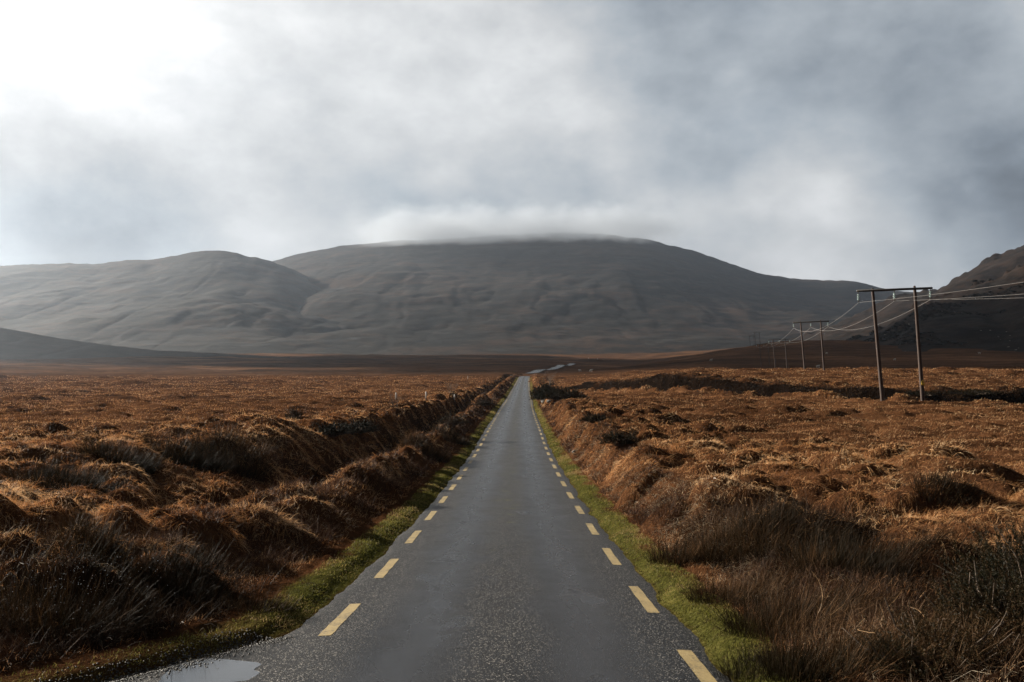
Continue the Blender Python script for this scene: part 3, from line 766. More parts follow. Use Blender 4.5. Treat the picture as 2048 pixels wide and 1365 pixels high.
# ------------------------------------------------------------------ dark twigs and dead litter on the banks
def bank_stuff(name, mat, side, t0, t1, y0, y1, N, Lr, lean, spread, wdm, droop=0.3, seed=0, thr=0.0, K=3):
    Y = np.exp(rng.uniform(math.log(y0), math.log(y1), N)); t = rng.uniform(t0, t1, N)
    X = np.where(side < 0, road_x(Y) - HW - edge_l(Y) - t, road_x(Y) + HW + edge_r(Y) + t)
    k = (fbm(X / 1.3, Y / 1.6, 3, seed) > thr) & px_keep(X, Y)
    X, Y = X[k], Y[k]; N = len(X)
    dv = np.array(lean) + rng.normal(0, spread, (N, 3)); dv[:, 2] = np.abs(dv[:, 2]) 
    root = np.stack([X, Y, height(X, Y) - 0.02], 1)
    b = Bag(); b.add(*blades(root, dv, rng.uniform(Lr[0], Lr[1], N), np.clip(Y * wdm, 0.005, 0.05) * rng.uniform(.6, 1.2, N), droop, K, 0.15))
    return b
b1 = bank_stuff('h', None, 1, 0.75, 2.3, 6, 160, 60000, (0.10, 0.34), (-0.1, -0.2, 0.8), 0.5, 0.0005, 0.3, 430, -0.15)
b2 = bank_stuff('h', None, -1, 1.1, 3.4, 8, 200, 60000, (0.12, 0.38), (0.1, -0.2, 0.9), 0.4, 0.0005, 0.2, 431, -0.10)
bag = Bag()
for b in (b1, b2): bag.add(b.v[0], b.q[0], b.r[0], b.t[0])
link('heather', bag.mesh('heather', M_twig), kind='stuff')
b1 = bank_stuff('h', None, 1, 0.8, 2.4, 6, 60, 12000, (0.12, 0.40), (-0.35, -0.35, 0.25), 0.45, 0.0005, 0.6, 432, 0.02)
b2 = bank_stuff('h', None, -1, 1.0, 4.5, 7, 60, 5000, (0.12, 0.40), (0.35, -0.35, 0.3), 0.45, 0.0005, 0.6, 433, 0.12)
bag = Bag()
for b in (b1, b2): bag.add(b.v[0], b.q[0], b.r[0], b.t[0])
link('dead_grass_litter', bag.mesh('dead_grass_litter', M_pale), kind='stuff')

# dark heather hanging over the cut banks of the stream channel
def bank_heather():
    N = 60000; t = rng.uniform(0, len(CH) - 1.01, N); i = t.astype(int); f = (t - i)[:, None]
    P = CH[i] * (1 - f) + CH[i + 1] * f; dr = CH[i + 1] - CH[i]; dr /= np.linalg.norm(dr, axis=1, keepdims=True)
    P = P + np.stack([-dr[:, 1], dr[:, 0]], 1) * rng.uniform(-2.0, 6.4, N)[:, None]
    X, Y = P[:, 0], P[:, 1]; k = (X > 11) & (fbm(X / 2, Y / 2, 3, 450) > -0.25); X, Y = X[k], Y[k]; N = len(X)
    root = np.stack([X, Y, height(X, Y) - 0.03], 1); dv = np.array([0.1, -0.5, 0.7]) + rng.normal(0, 0.45, (N, 3))
    b = Bag(); b.add(*blades(root, dv, rng.uniform(0.2, 0.6, N), 0.055 * rng.uniform(.6, 1.3, N), rng.uniform(0.2, 1.2, N), 3, 0.2)); return b
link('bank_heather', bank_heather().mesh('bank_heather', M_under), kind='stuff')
# thicket of thin dark stems filling the near banks
def thicket_stems():
    N = 150000
    Y = rng.uniform(6, 22, N); X = rng.uniform(-9, 9, N); k = (rng.random(N) < thicket(X, Y)) & px_keep(X, Y); X, Y = X[k], Y[k]; N = len(X)
    dv = np.array([0.12, -0.1, 0.9]) + rng.normal(0, 0.30, (N, 3)) + np.stack([fbm(X * 3, Y * 3, 2, 440), fbm(X * 3, Y * 3, 2, 441), 0 * X], 1) * 1.2; dv[:, 2] = np.abs(dv[:, 2])
    root = np.stack([X, Y, height(X, Y) - 0.02], 1)
    L = rng.uniform(0.15, 0.55, N) * (0.7 + 0.9 * np.clip(fbm(X / 0.8, Y / 0.8, 2, 442) + 0.4, 0, 1))
    b = Bag(); b.add(*blades(root, dv, L, np.clip(Y * 0.0004, 0.0045, 0.02), rng.uniform(0.05, 0.8, N), 4, 0.18)); return b
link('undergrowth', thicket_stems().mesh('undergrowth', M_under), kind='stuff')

# ------------------------------------------------------------------ rush clumps
def rush(px_, py_, n, rad_, hgt, label, lean=(0.25, -0.1), brown=0.0):
    n = int(n * 1.7)
    x, y, z = hit(px_, py_)
    N = n; a = rng.uniform(0, 2 * np.pi, N); q = np.sqrt(rng.random(N)); rr = rad_ * q
    X = x + rr * np.cos(a); Y = y + rr * np.sin(a) * 0.7
    root = np.stack([X - x, Y - y, height(X, Y) - 0.05 - z], 1)
    hgt = hgt * 0.82
    dv = np.stack([np.cos(a) * q * 0.55 + lean[0], np.sin(a) * q * 0.55 + lean[1], np.ones(N)], 1) + rng.normal(0, 0.22, (N, 3))
    b = Bag()
    Vt, Q, r, t = blades(root, dv, hgt * rng.uniform(0.45, 1.1, N), np.clip(y * 0.00045, 0.005, 0.03) * rng.uniform(.6, 1.2, N), rng.uniform(0.02, 0.5, N), 5, 0.05, 0.25)
    r = np.clip(r**(1.6 - brown) + brown * 0.12, 0, 1)
    b.add(Vt, Q, r, t)
    o = link('rush_clump', b.mesh('rush_clump', M_rush), label=label, category='rushes', group='rush clumps growing beside the road')
    o.location = (x, y, z); return o
RUSH = [
    (130, 975, 1500, 1.3, 1.05, 'dark wide rush clump at the far left edge above the golden hummocks'),
    (235, 925, 1100, 1.1, 1.1, 'tall feathery rush clump leaning right, second from the left edge'),
    (375, 925, 1200, 1.4, 1.1, 'dark rush clump behind the hummocks, left of the broad rush bed'),
    (460, 915, 1200, 1.3, 1.15, 'broadest upright rush bed in the middle of the left moor'),
    (120, 1240, 1700, 0.95, 0.85, 'near rush clump sprinkled with dew in the bottom left corner'),
    (330, 1180, 1400, 0.9, 0.75, 'very dark low rush clump between the dewy rushes and the verge'),
    (200, 1080, 900, 0.7, 0.65, 'rush clump sunk between arched golden hummocks on the left'),
    (520, 1215, 500, 0.4, 0.40, 'small dark rush tuft at the left verge beside the tarmac'),
    (1390, 1115, 1300, 0.8, 0.75, 'rush clump with pale bent tips on the right bank nearest the verge'),
    (1480, 1070, 1300, 0.8, 0.85, 'grey green rush clump on the right bank behind the pale tipped one'),
    (1570, 1065, 1400, 0.9, 0.95, 'tall dark rush clump standing against the golden grass on the right'),
    (1690, 1140, 1400, 0.8, 0.85, 'dark rush clump right of the tall one, in front of a round hummock'),
    (1480, 1200, 1300, 0.7, 0.60, 'low brown rush clump on the bank above the green verge'),
    (1590, 1250, 1700, 0.8, 0.75, 'reddish brown reed clump in the middle of the right foreground'),
    (1680, 1330, 1700, 0.7, 0.75, 'tall green brown reed clump beside the spiny bush'),
    (1540, 1330, 900, 0.5, 0.40, 'short brown rush tuft at the bottom of the right bank'),
    (1885, 975, 500, 0.6, 0.6, 'small lone rush tuft at the right among pale grass'),
    (845, 905, 900, 1.2, 0.9, 'brown rush clump on the strip between ditch and road'),
    (895, 870, 700, 1.4, 0.9, 'farther rush clump on the strip between ditch and road'),
    (1790, 1120, 800, 0.6, 0.5, 'low rushes in the hollow between two round hummocks on the right'),
]
for i, (a, b_, n, r, h, lab) in enumerate(RUSH): rush(a, b_, n, r, h, lab, brown=0.6 if 'brown' in lab else 0.0)

# ------------------------------------------------------------------ gorse bushes
def gorse(px_, py_, rx, rz, sprigs, label, spl=0.42, spn=46, name='gorse_bush', rough=1.0, xyz=None, wdk=0.0007):
    x, y, z = xyz or hit(px_, py_)
    e = empty(name, (x, y, z), label=label, category='bush', group='dark spiny bushes scattered over the moor')
    a = rng.uniform(0, 2 * np.pi, sprigs); el = np.arcsin(rng.uniform(-0.05, 1, sprigs)); q = rng.uniform(0.25, 1.0, sprigs)**0.6
    lump = 1 + 0.45 * fbm(a * 1.6, el * 3, 3, int(px_) % 97)
    d = np.stack([np.cos(a) * np.cos(el), np.sin(a) * np.cos(el), np.sin(el)], 1)
    base = d * np.array([rx, rx * 0.8, rz]) * (q * lump)[:, None]
    base[:, 2] += 0.05
    dr = d * np.array([1, 1, 0.8]) + np.array([0.15, 0, 0.55]) + rng.normal(0, 0.32, (sprigs, 3)); dr /= np.linalg.norm(dr, axis=1, keepdims=True)
    L = spl * rng.uniform(0.5, 1.2, sprigs)
    n = sprigs * spn; i = np.repeat(np.arange(sprigs), spn); t = rng.random(n)
    root = base[i] + dr[i] * (L[i] * t)[:, None]
    sd = rng.normal(size=(n, 3)); sd -= (sd * dr[i]).sum(1, keepdims=True) * dr[i]; sd /= np.linalg.norm(sd, axis=1, keepdims=True)
    dv = sd + dr[i] * 0.8
    b = Bag(); b.add(*blades(root, dv, spl * 0.13 * (1.25 - t) * rough, max(y * wdk, 0.005), 0.0, 2, 0, 0.2))
    link('foliage', b.mesh('foliage', M_gorse), e)
    tb = TB()
    for j in range(min(sprigs, 70)):
        mid = base[j] * np.array([0.45, 0.45, 0.6]) + rng.normal(0, 0.04, 3)
        tb.tube([(base[j] * 0.08 * np.array([1, 1, 0])) + (0, 0, -0.12), mid, base[j], base[j] + dr[j] * L[j]], [0.022 * rx, 0.014 * rx, 0.008, 0.004], 5, False)
    link('stem', tb.mesh('stem', M_stem), e)
    return e
gorse(2010, 1330, 0.95, 0.62, 1500, 'large dark spiny bush filling the bottom right corner', 0.30, 60, xyz=(4.95, 8.2, -2.95))
gorse(2060, 1200, 1.0, 0.75, 900, 'dark spiny bush at the right edge just behind the corner bush', 0.34, 50, xyz=(6.4, 10.2, -3.05))
gorse(1850, 1330, 0.65, 0.42, 800, 'low spiny bush spilling down in front of the brown reeds', 0.26, 50, xyz=(3.85, 7.6, -2.95))
gorse(590, 838, 0.65, 0.75, 220, 'small flat topped bush standing alone above the left moor', 0.2, 26, rough=1.7)
gorse(665, 872, 1.1, 0.5, 480, 'sprawling green bush at the near end of the left bush row', 0.2, 26, rough=1.8)
gorse(718, 866, 1.1, 0.55, 420, 'tangled bush with bare legs right of the sprawling green bush', 0.2, 26, rough=1.8)
gorse(1240, 890, 0.75, 0.38, 420, 'low dark bush among golden hummocks on the right moor', 0.18, 26, rough=1.8)
gorse(1190, 845, 0.8, 0.3, 300, 'small dark bush farther along behind the low one on the right', 0.2, 22, rough=1.8)
gorse(1089, 800, 1.8, 2.0, 1000, 'rounded dark bush hugging the right road edge in the distance', 0.4, 26, rough=2.2)
gorse(1118, 798, 3.2, 1.2, 900, 'long dark bush trailing right from the distant road edge', 0.35, 26, rough=2.2)
gorse(1045, 752, 4.5, 1.6, 500, 'dark bush just beyond the crest of the road', 0.5, 24, rough=2, xyz=(2.0, 385, -12.2))
gorse(905, 850, 1.0, 0.6, 260, 'dark low bush on the strip left of the road', 0.22, 24, rough=1.8)
gorse(960, 812, 1.6, 0.9, 300, 'small dark bush where the left ditch meets the road', 0.25, 24, rough=1.8)
gorse(1850, 792, 2.4, 0.4, 500, 'dark scrub on the stream bank behind the nearest poles', 0.25, 24, rough=2)
gorse(1950, 790, 3.0, 0.45, 600, 'dark scrub on the stream bank near the right edge', 0.25, 24, rough=2)

# loose dead stems lying over the corner bush
def tangle():
    e = Bag(); tb = TB()
    for j in range(24):
        x0 = rng.uniform(2.9, 5.2); y0 = rng.uniform(7.0, 8.6); z0 = -2.75 + rng.uniform(0, .45)
        p = np.array([x0, y0, z0]); d = rng.normal(0, 1, 3) * np.array([1, 0.5, 0.8]); d /= np.linalg.norm(d); P = [p]; n = rng.integers(5, 11); cv = rng.normal(0, 0.30, 3)
        for q in range(n):
            d = d + cv * 0.6 + rng.normal(0, 0.08, 3); d /= np.linalg.norm(d); p = p + d * 0.055; P.append(p)
        tb.tube(P, np.linspace(0.0034, 0.0016, len(P)), 5, False)
    return tb.mesh('dead_bracken_stem', M_pale2)
M_pale2 = plain('bracken_stem', (0.24, 0.14, 0.06), 0.5, 0.3, 0.35, 5)
link('dead_stems', tangle(), kind='stuff')

# bare thorn bushes
def bare(px_, py_, hgt, n, label, lean=(0, 0), wd=0.012, sp=0.5):
    x, y, z = hit(px_, py_)
    tb = TB()
    def grow(p, d, L, r, lev):
        P = [p]; 
        for q in range(4):
            d = d + rng.normal(0, 0.12, 3) + np.array([0, 0, 0.05]); d = d / np.linalg.norm(d); p = p + d * L / 4; P.append(p)
        tb.tube(P, np.linspace(r, r * 0.55, len(P)), 4, False)
        if lev > 0:
            for q in range(3):
                k = rng.integers(1, 5); dd = d + rng.normal(0, 0.45, 3); dd /= np.linalg.norm(dd); grow(P[k], dd, L * 0.6, r * 0.55, lev - 1)
    for j in range(n):
        dd = np.array([lean[0], lean[1], 1.0]) + rng.normal(0, sp, 3) * (1, 1, .2); dd /= np.linalg.norm(dd)
        grow(np.array([rng.normal(0, .08), rng.normal(0, .08), -0.05]) * hgt, dd, hgt * rng.uniform(.5, .75), wd, 2)
    o = link('thorn_bush', tb.mesh('thorn_bush', M_stem), label=label, category='bush', group='leafless thorn bushes')
    o.location = (x, y, z)
bare(797, 818, 1.5, 7, 'leafless bush leaning left on the left moor below the white pegs', (-0.8, 0), 0.012)
bare(905, 790, 2.2, 7, 'thin leafless bush behind the rightmost near peg on the left', (0, 0), 0.016, .4)
bare(1098, 772, 4.0, 12, 'tall brown leafless thicket behind the distant roadside bush', (0, 0), 0.03, .45)

# ------------------------------------------------------------------ H-frame power poles
H_PROTO = None
def hframe(cx, cy, ztop, label, yaw=0.0, first=False, hgt=10.9):
    global H_PROTO
    if H_PROTO is None:
        e = empty('power_pole', (0, 0, 0))
        for sx, lean, top in ((-1.93, -0.93, 10.85), (1.93, -0.75, 11.10)):
            P = [(sx, 0, -0.8)] + [(sx + lean * t, 0, top * t) for t in (0.0, 0.25, 0.5, 0.75, 0.97, 1.0)]
            link('pole', TB().tube(P, [0.20, 0.195, 0.18, 0.165, 0.15, 0.14, 0.09], 14).mesh('pole', M_pole), e)
        zc = 10.60; xs = -0.83
        tb = TB().tube([(-3.62 + xs, -0.2, zc - 0.02), (3.62 + xs, -0.2, zc + 0.26)], [0.12, 0.12], 4)
        link('crossarm', tb.mesh('crossarm', M_arm, False), e)
        for bx_, bz_ in ((-2.0 + xs, zc), (2.0 + xs, zc + 0.2)):
            link('bracket', TB().tube([(bx_, -0.02, bz_ - 0.02), (bx_, -0.24, bz_)], 0.05, 6).mesh('bracket', M_arm), e)
        for k in (-1, 0, 1):
            x = xs + 3.45 * k; z = zc + 0.12 + 0.14 * k - 0.10
            tb = TB().tube([(x, -0.2, z + 0.02), (x, -0.2, z - 0.22)], 0.035, 6)
            ins = link('hanger', tb.mesh('hanger', M_arm), e)
            P, R = [], []
            for q in range(4):
                zz = z - 0.22 - q * 0.15
                for dz, rr in ((0, 0.04), (-0.03, 0.13), (-0.075, 0.145), (-0.09, 0.05), (-0.14, 0.04)): P.append((x, -0.2, zz + dz)); R.append(rr)
            link('insulator', TB().tube(P, R, 10).mesh('insulator', M_glass), e)
            link('clamp', TB().tube([(x, -0.2, z - 0.80), (x, -0.2, z - 0.98)], [0.05, 0.06], 6).mesh('clamp', M_arm), e)
        H_PROTO = e; o = e
    else:
        o = H_PROTO.copy(); C.objects.link(o)
        for ch in H_PROTO.children:
            if ch.name.startswith('sign'): continue
            c = ch.copy(); C.objects.link(c); c.parent = o
    o.location = (cx, cy, ztop - hgt); o.rotation_euler = (0, 0, yaw)
    o['label'] = label; o['category'] = 'power pole'; o['group'] = 'twin timber power poles marching across the moor'
    return o
HX = lambda px_, D: (px_ - 1024) / F * D
hp = []
hp.append(hframe(HX(1805, 82) , 82, 6.05, 'largest and nearest twin timber power pole at the edge of the lit field', 0.0))
hp.append(hframe(HX(1629.5, 172), 172, 6.0, 'second nearest twin timber power pole', 0.0))
hp.append(hframe(HX(1563, 278), 278, 3.85, 'third twin timber power pole, left of the second', 0.05))
hp.append(hframe(HX(1531, 392), 392, 3.3, 'fourth, faint twin timber power pole in the middle distance', 0.05))
hp.append(hframe(HX(1516, 700), 700, float(height(HX(1516, 700), 700)) + 10.6, 'right one of the two faint twin poles against the mountain', 0.1))
hp.append(hframe(HX(1505, 790), 790, float(height(HX(1505, 790), 790)) + 10.6, 'left and farthest of the two faint twin poles against the mountain', 0.1))
# yellow warning sign on the nearest right hand pole
tb = TB(); e0 = hp[0]
v = np.array([(-0.16, 0, 0), (0.16, 0, 0), (0.16, 0, 0.22), (-0.16, 0, 0.22), (-0.16, -0.015, 0), (0.16, -0.015, 0), (0.16, -0.015, 0.22), (-0.16, -0.015, 0.22)])
q = np.array([(0, 3, 2, 1), (4, 5, 6, 7), (0, 1, 5, 4), (2, 3, 7, 6), (0, 4, 7, 3), (1, 2, 6, 5)])
o = link('sign', mesh_from('sign', v, q, None, M_yellow), e0); o.location = (1.93 - 0.09, -0.20, 1.55)
v = np.array([(-0.15, 0, 0), (0.15, 0, 0), (0, 0, 0.28), (-0.15, -0.015, 0), (0.15, -0.015, 0), (0, -0.015, 0.28)])
o2 = link('sign', mesh_from('sign', v, np.array([(0, 1, 4, 3), (1, 2, 5, 4), (2, 0, 3, 5)]), None, M_yellow, False, np.array([(3, 4, 5), (0, 2, 1)])), e0); o2.location = (1.93 - 0.11, -0.20, 1.80)
tri = np.array([(-0.05, -0.018, 0.05), (0.05, -0.018, 0.05), (0, -0.018, 0.19)])
link('symbol', mesh_from('symbol', tri, np.zeros((0, 4), int), None, M_dark, False, np.array([(0, 1, 2)])), o2)

# conductors
def catenary(a, b, sag, n=28):
    t = np.linspace(0, 1, n)[:, None]; P = np.array(a) * (1 - t) + np.array(b) * t; P[:, 2] -= (4 * sag * t * (1 - t))[:, 0]; return P
bpy.context.view_layer.update()
names = ['left conductor', 'middle conductor', 'right conductor']
for k in (-1, 0, 1):
    pts = []
    for o in hp:
        M = o.matrix_basis; v = M @ Vector((-0.83 + 3.45 * k, -0.2, 10.60 + 0.02 + 0.14 * k - 1.0)); pts.append(np.array(v))
    tb = TB()
    far0 = np.array([75 + 3.2 * k, 12 + 1.7 * k, pts[0][2] + (14.0 if k < 0 else 8.5 if k == 0 else 6.5)])
    segs = [(far0, pts[0], 3.0 if k < 0 else 2.6)] + [(pts[i], pts[i + 1], [1.6, 1.1, 0.8][i]) for i in range(3)]
    for (a, b_, sg) in segs:
        P = catenary(a, b_, sg); dm = np.median(P[:, 1])
        tb.tube(P, np.clip(P[:, 1] * 0.0001, 0.011, 0.016), 6, False)
    link('power_line', tb.mesh('power_line', M_wire), label=f"pale sagging power wire hung from the {['left end', 'middle', 'right end'][k + 1]} of each crossarm", category='cable', group='power wires strung between the twin poles')

# ------------------------------------------------------------------ white pegs
peg = None
for (px_, py_, lab) in ((792, 800, 'leftmost of the three near white pegs'), (852, 800, 'middle one of the three near white pegs'), (909, 805, 'rightmost and stoutest of the three near white pegs'), (935.5, 760, 'farthest white peg alone near the lit moor edge')):
    x, y, z = hit(px_, py_)
    if peg is None:
        peg = empty('marker_post', (0, 0, 0))
        link('post', TB().tube([(0, 0, -0.2), (0, 0, 0.0), (0.005, 0, 0.35), (0.01, 0, 0.66), (0.01, 0, 0.70)], [0.055, 0.055, 0.053, 0.05, 0.02], 8).mesh('post', M_stem), peg)
        link('painted_top', TB().tube([(0.0, 0, 0.16), (0.01, 0, 0.66), (0.01, 0, 0.72)], [0.06, 0.058, 0.03], 8).mesh('painted_top', M_white), peg)
        o = peg
    else:
        o = peg.copy(); C.objects.link(o)
        for ch in peg.children: c = ch.copy(); C.objects.link(c); c.parent = o
    sc = y / 120.0 if y > 150 else 1.0
    o.location = (x, y, z); o.scale = (1.3, 1.3, 1.0 * max(0.85, min(sc * 1.2, 1.8)))
    o['label'] = lab + ' on the left moor'; o['category'] = 'marker post'; o['group'] = 'white marker pegs on the left moor'

# ------------------------------------------------------------------ sheep
def sheep_mesh():
    """one continuous skinned body with head and four jointed legs"""
    V_ = [(-0.45, 0, .72), (-0.2, 0, .74), (0.15, 0, .73), (0.42, 0, .76), (0.58, 0, .90), (0.72, 0, .97), (0.86, 0, .88)]
    R_ = [.20, .27, .28, .22, .12, .105, .06]
    E = [(i, i + 1) for i in range(6)]
    def leg(i, x, y, hind):
        nonlocal V_, R_, E
        pts = [(x, y, .52), (x + (-.05 if hind else .0), y, .30), (x + (.02 if hind else .0), y, .03)]
        rs = [.095, .045, .035]; p = i
        for a, b in zip(pts, rs): V_.append(a); R_.append(b); E.append((p, len(V_) - 1)); p = len(V_) - 1
    for y in (-.13, .13): leg(0, -.42, y, True)
    for y in (-.12, .12): leg(3, .38, y, False)
    for y in (-1, 1): V_.append((0.66, y * .13, 1.0)); R_.append(.03); E.append((5, len(V_) - 1))
    V_.append((-0.62, 0, .62)); R_.append(.05); E.append((0, len(V_) - 1))
    me = bpy.data.meshes.new('sheep_body'); me.from_pydata(V_, E, [])
    o = bpy.data.objects.new('tmp', me); C.objects.link(o)
    m = o.modifiers.new('s', 'SKIN'); m.use_smooth_shade = True
    for i, r in enumerate(R_): me.skin_vertices[0].data[i].radius = (r, r)
    me.skin_vertices[0].data[0].use_root = True
    o.modifiers.new('u', 'SUBSURF').levels = 1
    dg = bpy.context.evaluated_depsgraph_get(); res = bpy.data.meshes.new_from_object(o.evaluated_get(dg)); bpy.data.objects.remove(o)
    res.materials.clear(); res.materials.append(M_wool); res.name = 'sheep'; return res
SM = sheep_mesh()
for i, (px_, py_, yaw, lab) in enumerate((
    (1182, 745, 0.4, 'white sheep nearest the bend of the far road'),
    (1160, 744, 2.8, 'white sheep just left of the one nearest the far road'),
    (1177, 718, 0.2, 'small pale sheep above the end of the visible far road'),
    (1195, 719, 2.6, 'small pale sheep right of the far road end'),
    (1422, 723, 0.1, 'lone pale sheep midway between the road and the poles'),
    (1653, 709, 0.5, 'pale sheep just right of the second pole'),
    (1636, 736, 0.0, 'pale sheep low down between the legs of the second pole'),
    (1959, 709, 2.9, 'pale sheep on the grassy slope below the right hill'),
    (1789, 722, 0.3, 'pale sheep behind the nearest pole by the pale track'),
    (2010, 651, 0.4, 'highest pale sheep near the right edge on the hillside'),
    (2022, 662, 2.7, 'pale sheep just below the highest one near the right edge'))):
    x, y, z = hit(px_, py_)
    o = link('sheep', SM, label=lab, category='sheep', group='sheep grazing on the moor'); o.location = (x, y, z + 0.05); o.rotation_euler = (0, 0, yaw); o.scale = (1.15, 1.15, 1.15)

# ------------------------------------------------------------------ boulders
def boulder(px_, py_, s_, label, flat=0.6, xyz=None):
    x, y, z = xyz or hit(px_, py_)
    n = 14; m_ = 20; th = np.linspace(0, np.pi, n)[:, None]; ph = np.linspace(0, 2 * np.pi, m_ + 1)[None]
    sx, sy, sz = np.sin(th) * np.cos(ph), np.sin(th) * np.sin(ph), np.cos(th) + 0 * ph
    r = 1 + 0.55 * fbm(sx * 1.4 + px_, sy * 1.4 + sz * 1.1, 3, 500)
    P = np.stack([sx * r * s_ * 1.3, sy * r * s_, sz * r * s_ * flat], -1)
    o = link('boulder', mesh_from('boulder', P, grid_quads(n, m_ + 1), None, M_rock, True), label=label, category='rock', group='rocks on the moor'); o.location = (x, y, z + s_ * flat * 0.3); o.rotation_euler = (0, 0, rng.uniform(0, 3))
boulder(1088, 805, 0.4, 'pale rock on the right verge below the distant bush')
boulder(1100, 804, 0.33, 'smaller pale rock beside the one on the right verge')
boulder(1150, 905, 0.16, 'grey rock sticking out of the right bank')

# loose rocks and crags over the right hillside
def surface_of(name):
    o = bpy.data.objects[name]; n = len(o.data.vertices); co = np.empty(n * 3, np.float32); o.data.vertices.foreach_get('co', co); return co.reshape(-1, 3)
def scree(name, src, N, lo, hi, mat, rowmin, rowmax, seed, pxmin=1700):
    P = surface_of(src); row = HROW - P[:, 2] / P[:, 1] * F; px = 1024 + P[:, 0] / P[:, 1] * F
    w = (row > rowmin) & (row < rowmax) & (px > pxmin) & (px < 2120) & (fbm(P[:, 0] / 60, P[:, 1] / 60, 3, seed) > 0.02); P = P[w]
    P = P[rng.integers(0, len(P), N)] + rng.normal(0, 1.5, (N, 3)) * (1, 1, 0)
    r = rng.uniform(lo, hi, N)**1.0 * rng.uniform(0.5, 1, N)
    Vt = (oct_v[None] * (1 + 0.5 * rng.uniform(-1, 1, (N, 6, 1)))) * np.stack([r * 1.4, r, r * 0.8], 1)[:, None] + P[:, None] + np.array([0, 0, 0.1])
    me = mesh_from(name, Vt, np.zeros((0, 4), int), None, mat, False, (oct_f[None] + np.arange(N)[:, None, None] * 6).reshape(-1, 3))
    link(name, me, kind='stuff')
oct_v = np.array([(1, 0, 0), (-1, 0, 0), (0, 1, 0), (0, -1, 0), (0, 0, .8), (0, 0, -.8)], float); oct_f = np.array([(0, 2, 4), (2, 1, 4), (1, 3, 4), (3, 0, 4), (2, 0, 5), (1, 2, 5), (3, 1, 5), (0, 3, 5)])
M_crag = plain('dark_crag', (0.012, 0.011, 0.010), 0.9, 0.1, 0.5, 3)
M_palerock = plain('pale_rock', (0.20, 0.19, 0.17), 0.9, 0.1, 0.4, 3)
scree('scree', 'near_right_hill', 1400, 0.8, 3.2, M_crag, 560, 690, 700)
scree('pale_scree', 'near_right_hill', 120, 0.4, 0.9, M_palerock, 600, 712, 701)

# dew on the nearest rushes, its sparkle put in as white colour
def dew():
    N = 190; x, y, z = hit(120, 1240)
    P = np.stack([x + rng.normal(0.25, 0.42, N), y + rng.normal(-0.1, 0.35, N), z + rng.uniform(0.25, 0.75, N)], 1)
    r = rng.uniform(0.0025, 0.005, N)
    Vt = oct_v[None] * r[:, None, None] + P[:, None]
    me = mesh_from('dew', Vt, np.zeros((0, 4), int), None, plain('dew_drops', (0.85, 0.87, 0.9), 0.1, 1.0, 0.05), True, (oct_f[None] + np.arange(N)[:, None, None] * 6).reshape(-1, 3))
    link('dew', me, kind='stuff')
dew()

# ------------------------------------------------------------------ water
def water_mat():
    m, n = newmat('water')
    P = n.node('ShaderNodeNewGeometry').outputs['Position']
    bm = n.node('ShaderNodeBump', {'Height': n.noise(P, 9.0, 3), 'Strength': 0.03, 'Distance': 0.01})
    out(n, n.node('ShaderNodeBsdfPrincipled', {'Base Color': (0.012, 0.012, 0.012, 1), 'Roughness': 0.06, 'Specular IOR Level': 0.6, 'Normal': bm})); return m
M_water = water_mat()
def ditch_water():
    y = np.linspace(118, 300, 120); t = np.linspace(3.2, 5.6, 5)[None]
    X = (road_x(y) - HW - edge_l(y))[:, None] - t; Y = y[:, None] + 0 * t
    Z = (road_z(y) - 0.33)[:, None] + 0 * t
    me = mesh_from('ditch_water', np.stack([X, Y, Z], -1), grid_quads(120, 5), None, M_water, True); link('ditch_water', me, kind='structure')
ditch_water()
def puddle():
    yy = np.linspace(4.6, 9.0, 60); X = []; Z = []
    a = np.linspace(0, 1, 9)[None]
    l = road_x(yy) - HW - edge_l(yy) - 0.20; wdt = (0.6 + 1.3 * np.sqrt(np.clip((9.0 - yy) / 2.75, 0, 1))) * (1 + 0.5 * vnoise(yy * 5, yy * 0, 600))
    X = l[:, None] + a * wdt[:, None]; Y = yy[:, None] + 0 * a
    Z = np.zeros_like(X) + road_z(Y) - 0.024
    me = mesh_from('puddle', np.stack([X, Y, Z], -1), grid_quads(60, 9), None, M_water, True); link('puddle', me, kind='structure')
puddle()
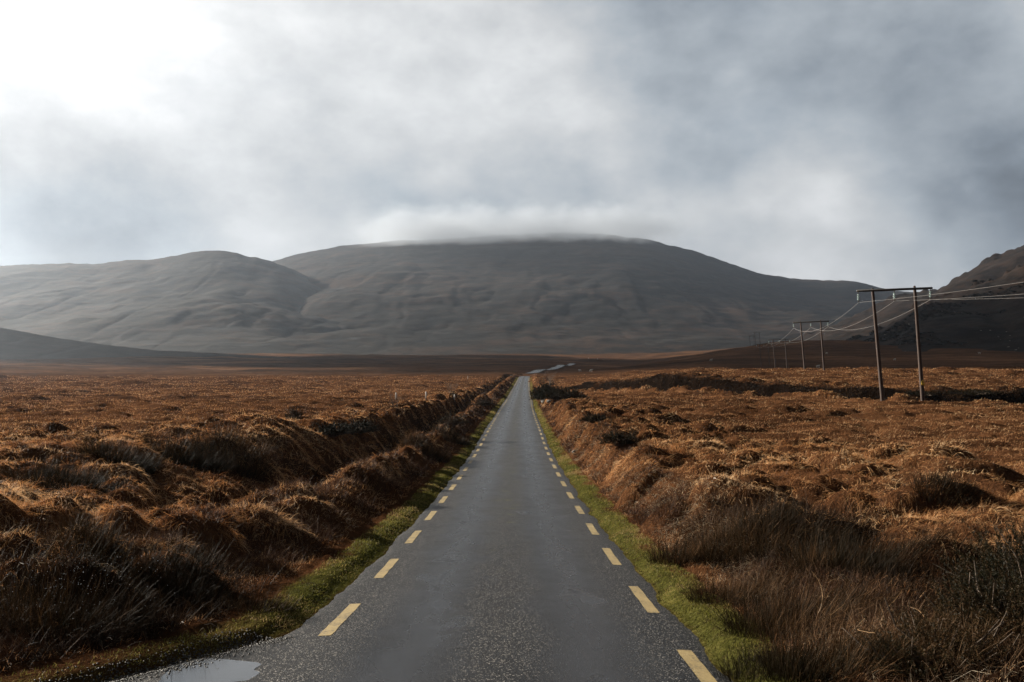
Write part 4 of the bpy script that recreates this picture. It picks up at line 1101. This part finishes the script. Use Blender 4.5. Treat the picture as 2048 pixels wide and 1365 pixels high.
# loose chippings along the broken left tarmac edge
N = 4200
Y = rng.uniform(5.8, 10, N); X = road_x(Y) - HW - edge_l(Y) + rng.normal(0.02, 0.16, N)
r = rng.uniform(0.004, 0.013, N)
oct_v = np.array([(1, 0, 0), (-1, 0, 0), (0, 1, 0), (0, -1, 0), (0, 0, .8), (0, 0, -.8)], float); oct_f = np.array([(0, 2, 4), (2, 1, 4), (1, 3, 4), (3, 0, 4), (2, 0, 5), (1, 2, 5), (3, 1, 5), (0, 3, 5)])
z = np.maximum(height(X, Y), road_surf(X, Y))
Vt = (oct_v[None] * (1 + 0.4 * rng.uniform(-1, 1, (N, 6, 1)))) * r[:, None, None] + np.stack([X, Y, z + r * 0.5], 1)[:, None]
me = mesh_from('gravel', Vt, np.zeros((0, 4), int), None, plain('chippings', (0.035, 0.034, 0.032), 0.5, 0.3, 0.6, 40), False, (oct_f[None] + np.arange(N)[:, None, None] * 6).reshape(-1, 3))
link('gravel', me, kind='stuff')

# ------------------------------------------------------------------ haze
USE_HAZE = True
if USE_HAZE:
    m, n = newmat('haze')
    vol = n.node('ShaderNodeVolumePrincipled', {'Color': (0.66, 0.76, 0.90, 1), 'Density': 0.00007, 'Anisotropy': 0.73})
    out(n, None, vol)
    tb = TB().box((0, 1200, 255), (5600, 3900, 300))
    me = tb.mesh('haze', m, False)
    link('haze', me, kind='stuff')

# ------------------------------------------------------------------ mist sitting on the central summit
def cap_cloud():
    m, n = newmat('summit_mist')
    P = n.node('ShaderNodeNewGeometry').outputs['Position']
    sp = n.node('ShaderNodeSeparateXYZ', {0: P})
    st = n.vmath('MULTIPLY', P, (1, 0.6, 1.6)).outputs[0]
    f = n.noise(st, 0.006, 5, 0.6)
    zz = n.math('ADD', sp.outputs[2], n.math('MULTIPLY', n.math('SUBTRACT', f, 0.5), 230.0))
    # base of the mist climbs towards the right
    zb = n.math('ADD', n.math('MULTIPLY', sp.outputs[0], 0.034), 414.0)
    h = n.maprange(n.math('SUBTRACT', zz, zb), -12.0, 55.0)
    ex = n.maprange(n.math('ABSOLUTE', n.math('SUBTRACT', sp.outputs[0], 40.0)), 330.0, 760.0, 1.0, 0.0)
    ey = n.maprange(n.math('ABSOLUTE', n.math('SUBTRACT', sp.outputs[1], 3550.0)), 250.0, 480.0, 1.0, 0.0)
    top = n.maprange(zz, 485.0, 570.0, 1.0, 0.0)
    dn = n.math('MULTIPLY', n.math('MULTIPLY', h, ex), n.math('MULTIPLY', ey, n.math('MULTIPLY', top, 0.0062)))
    vol = n.node('ShaderNodeVolumePrincipled', {'Color': (0.60, 0.655, 0.73, 1), 'Density': dn, 'Anisotropy': 0.3})
    out(n, None, vol)
    link('summit_cloud', TB().box((40, 3550, 560), (900, 480, 140)).mesh('summit_cloud', m, False), kind='stuff')
cap_cloud()
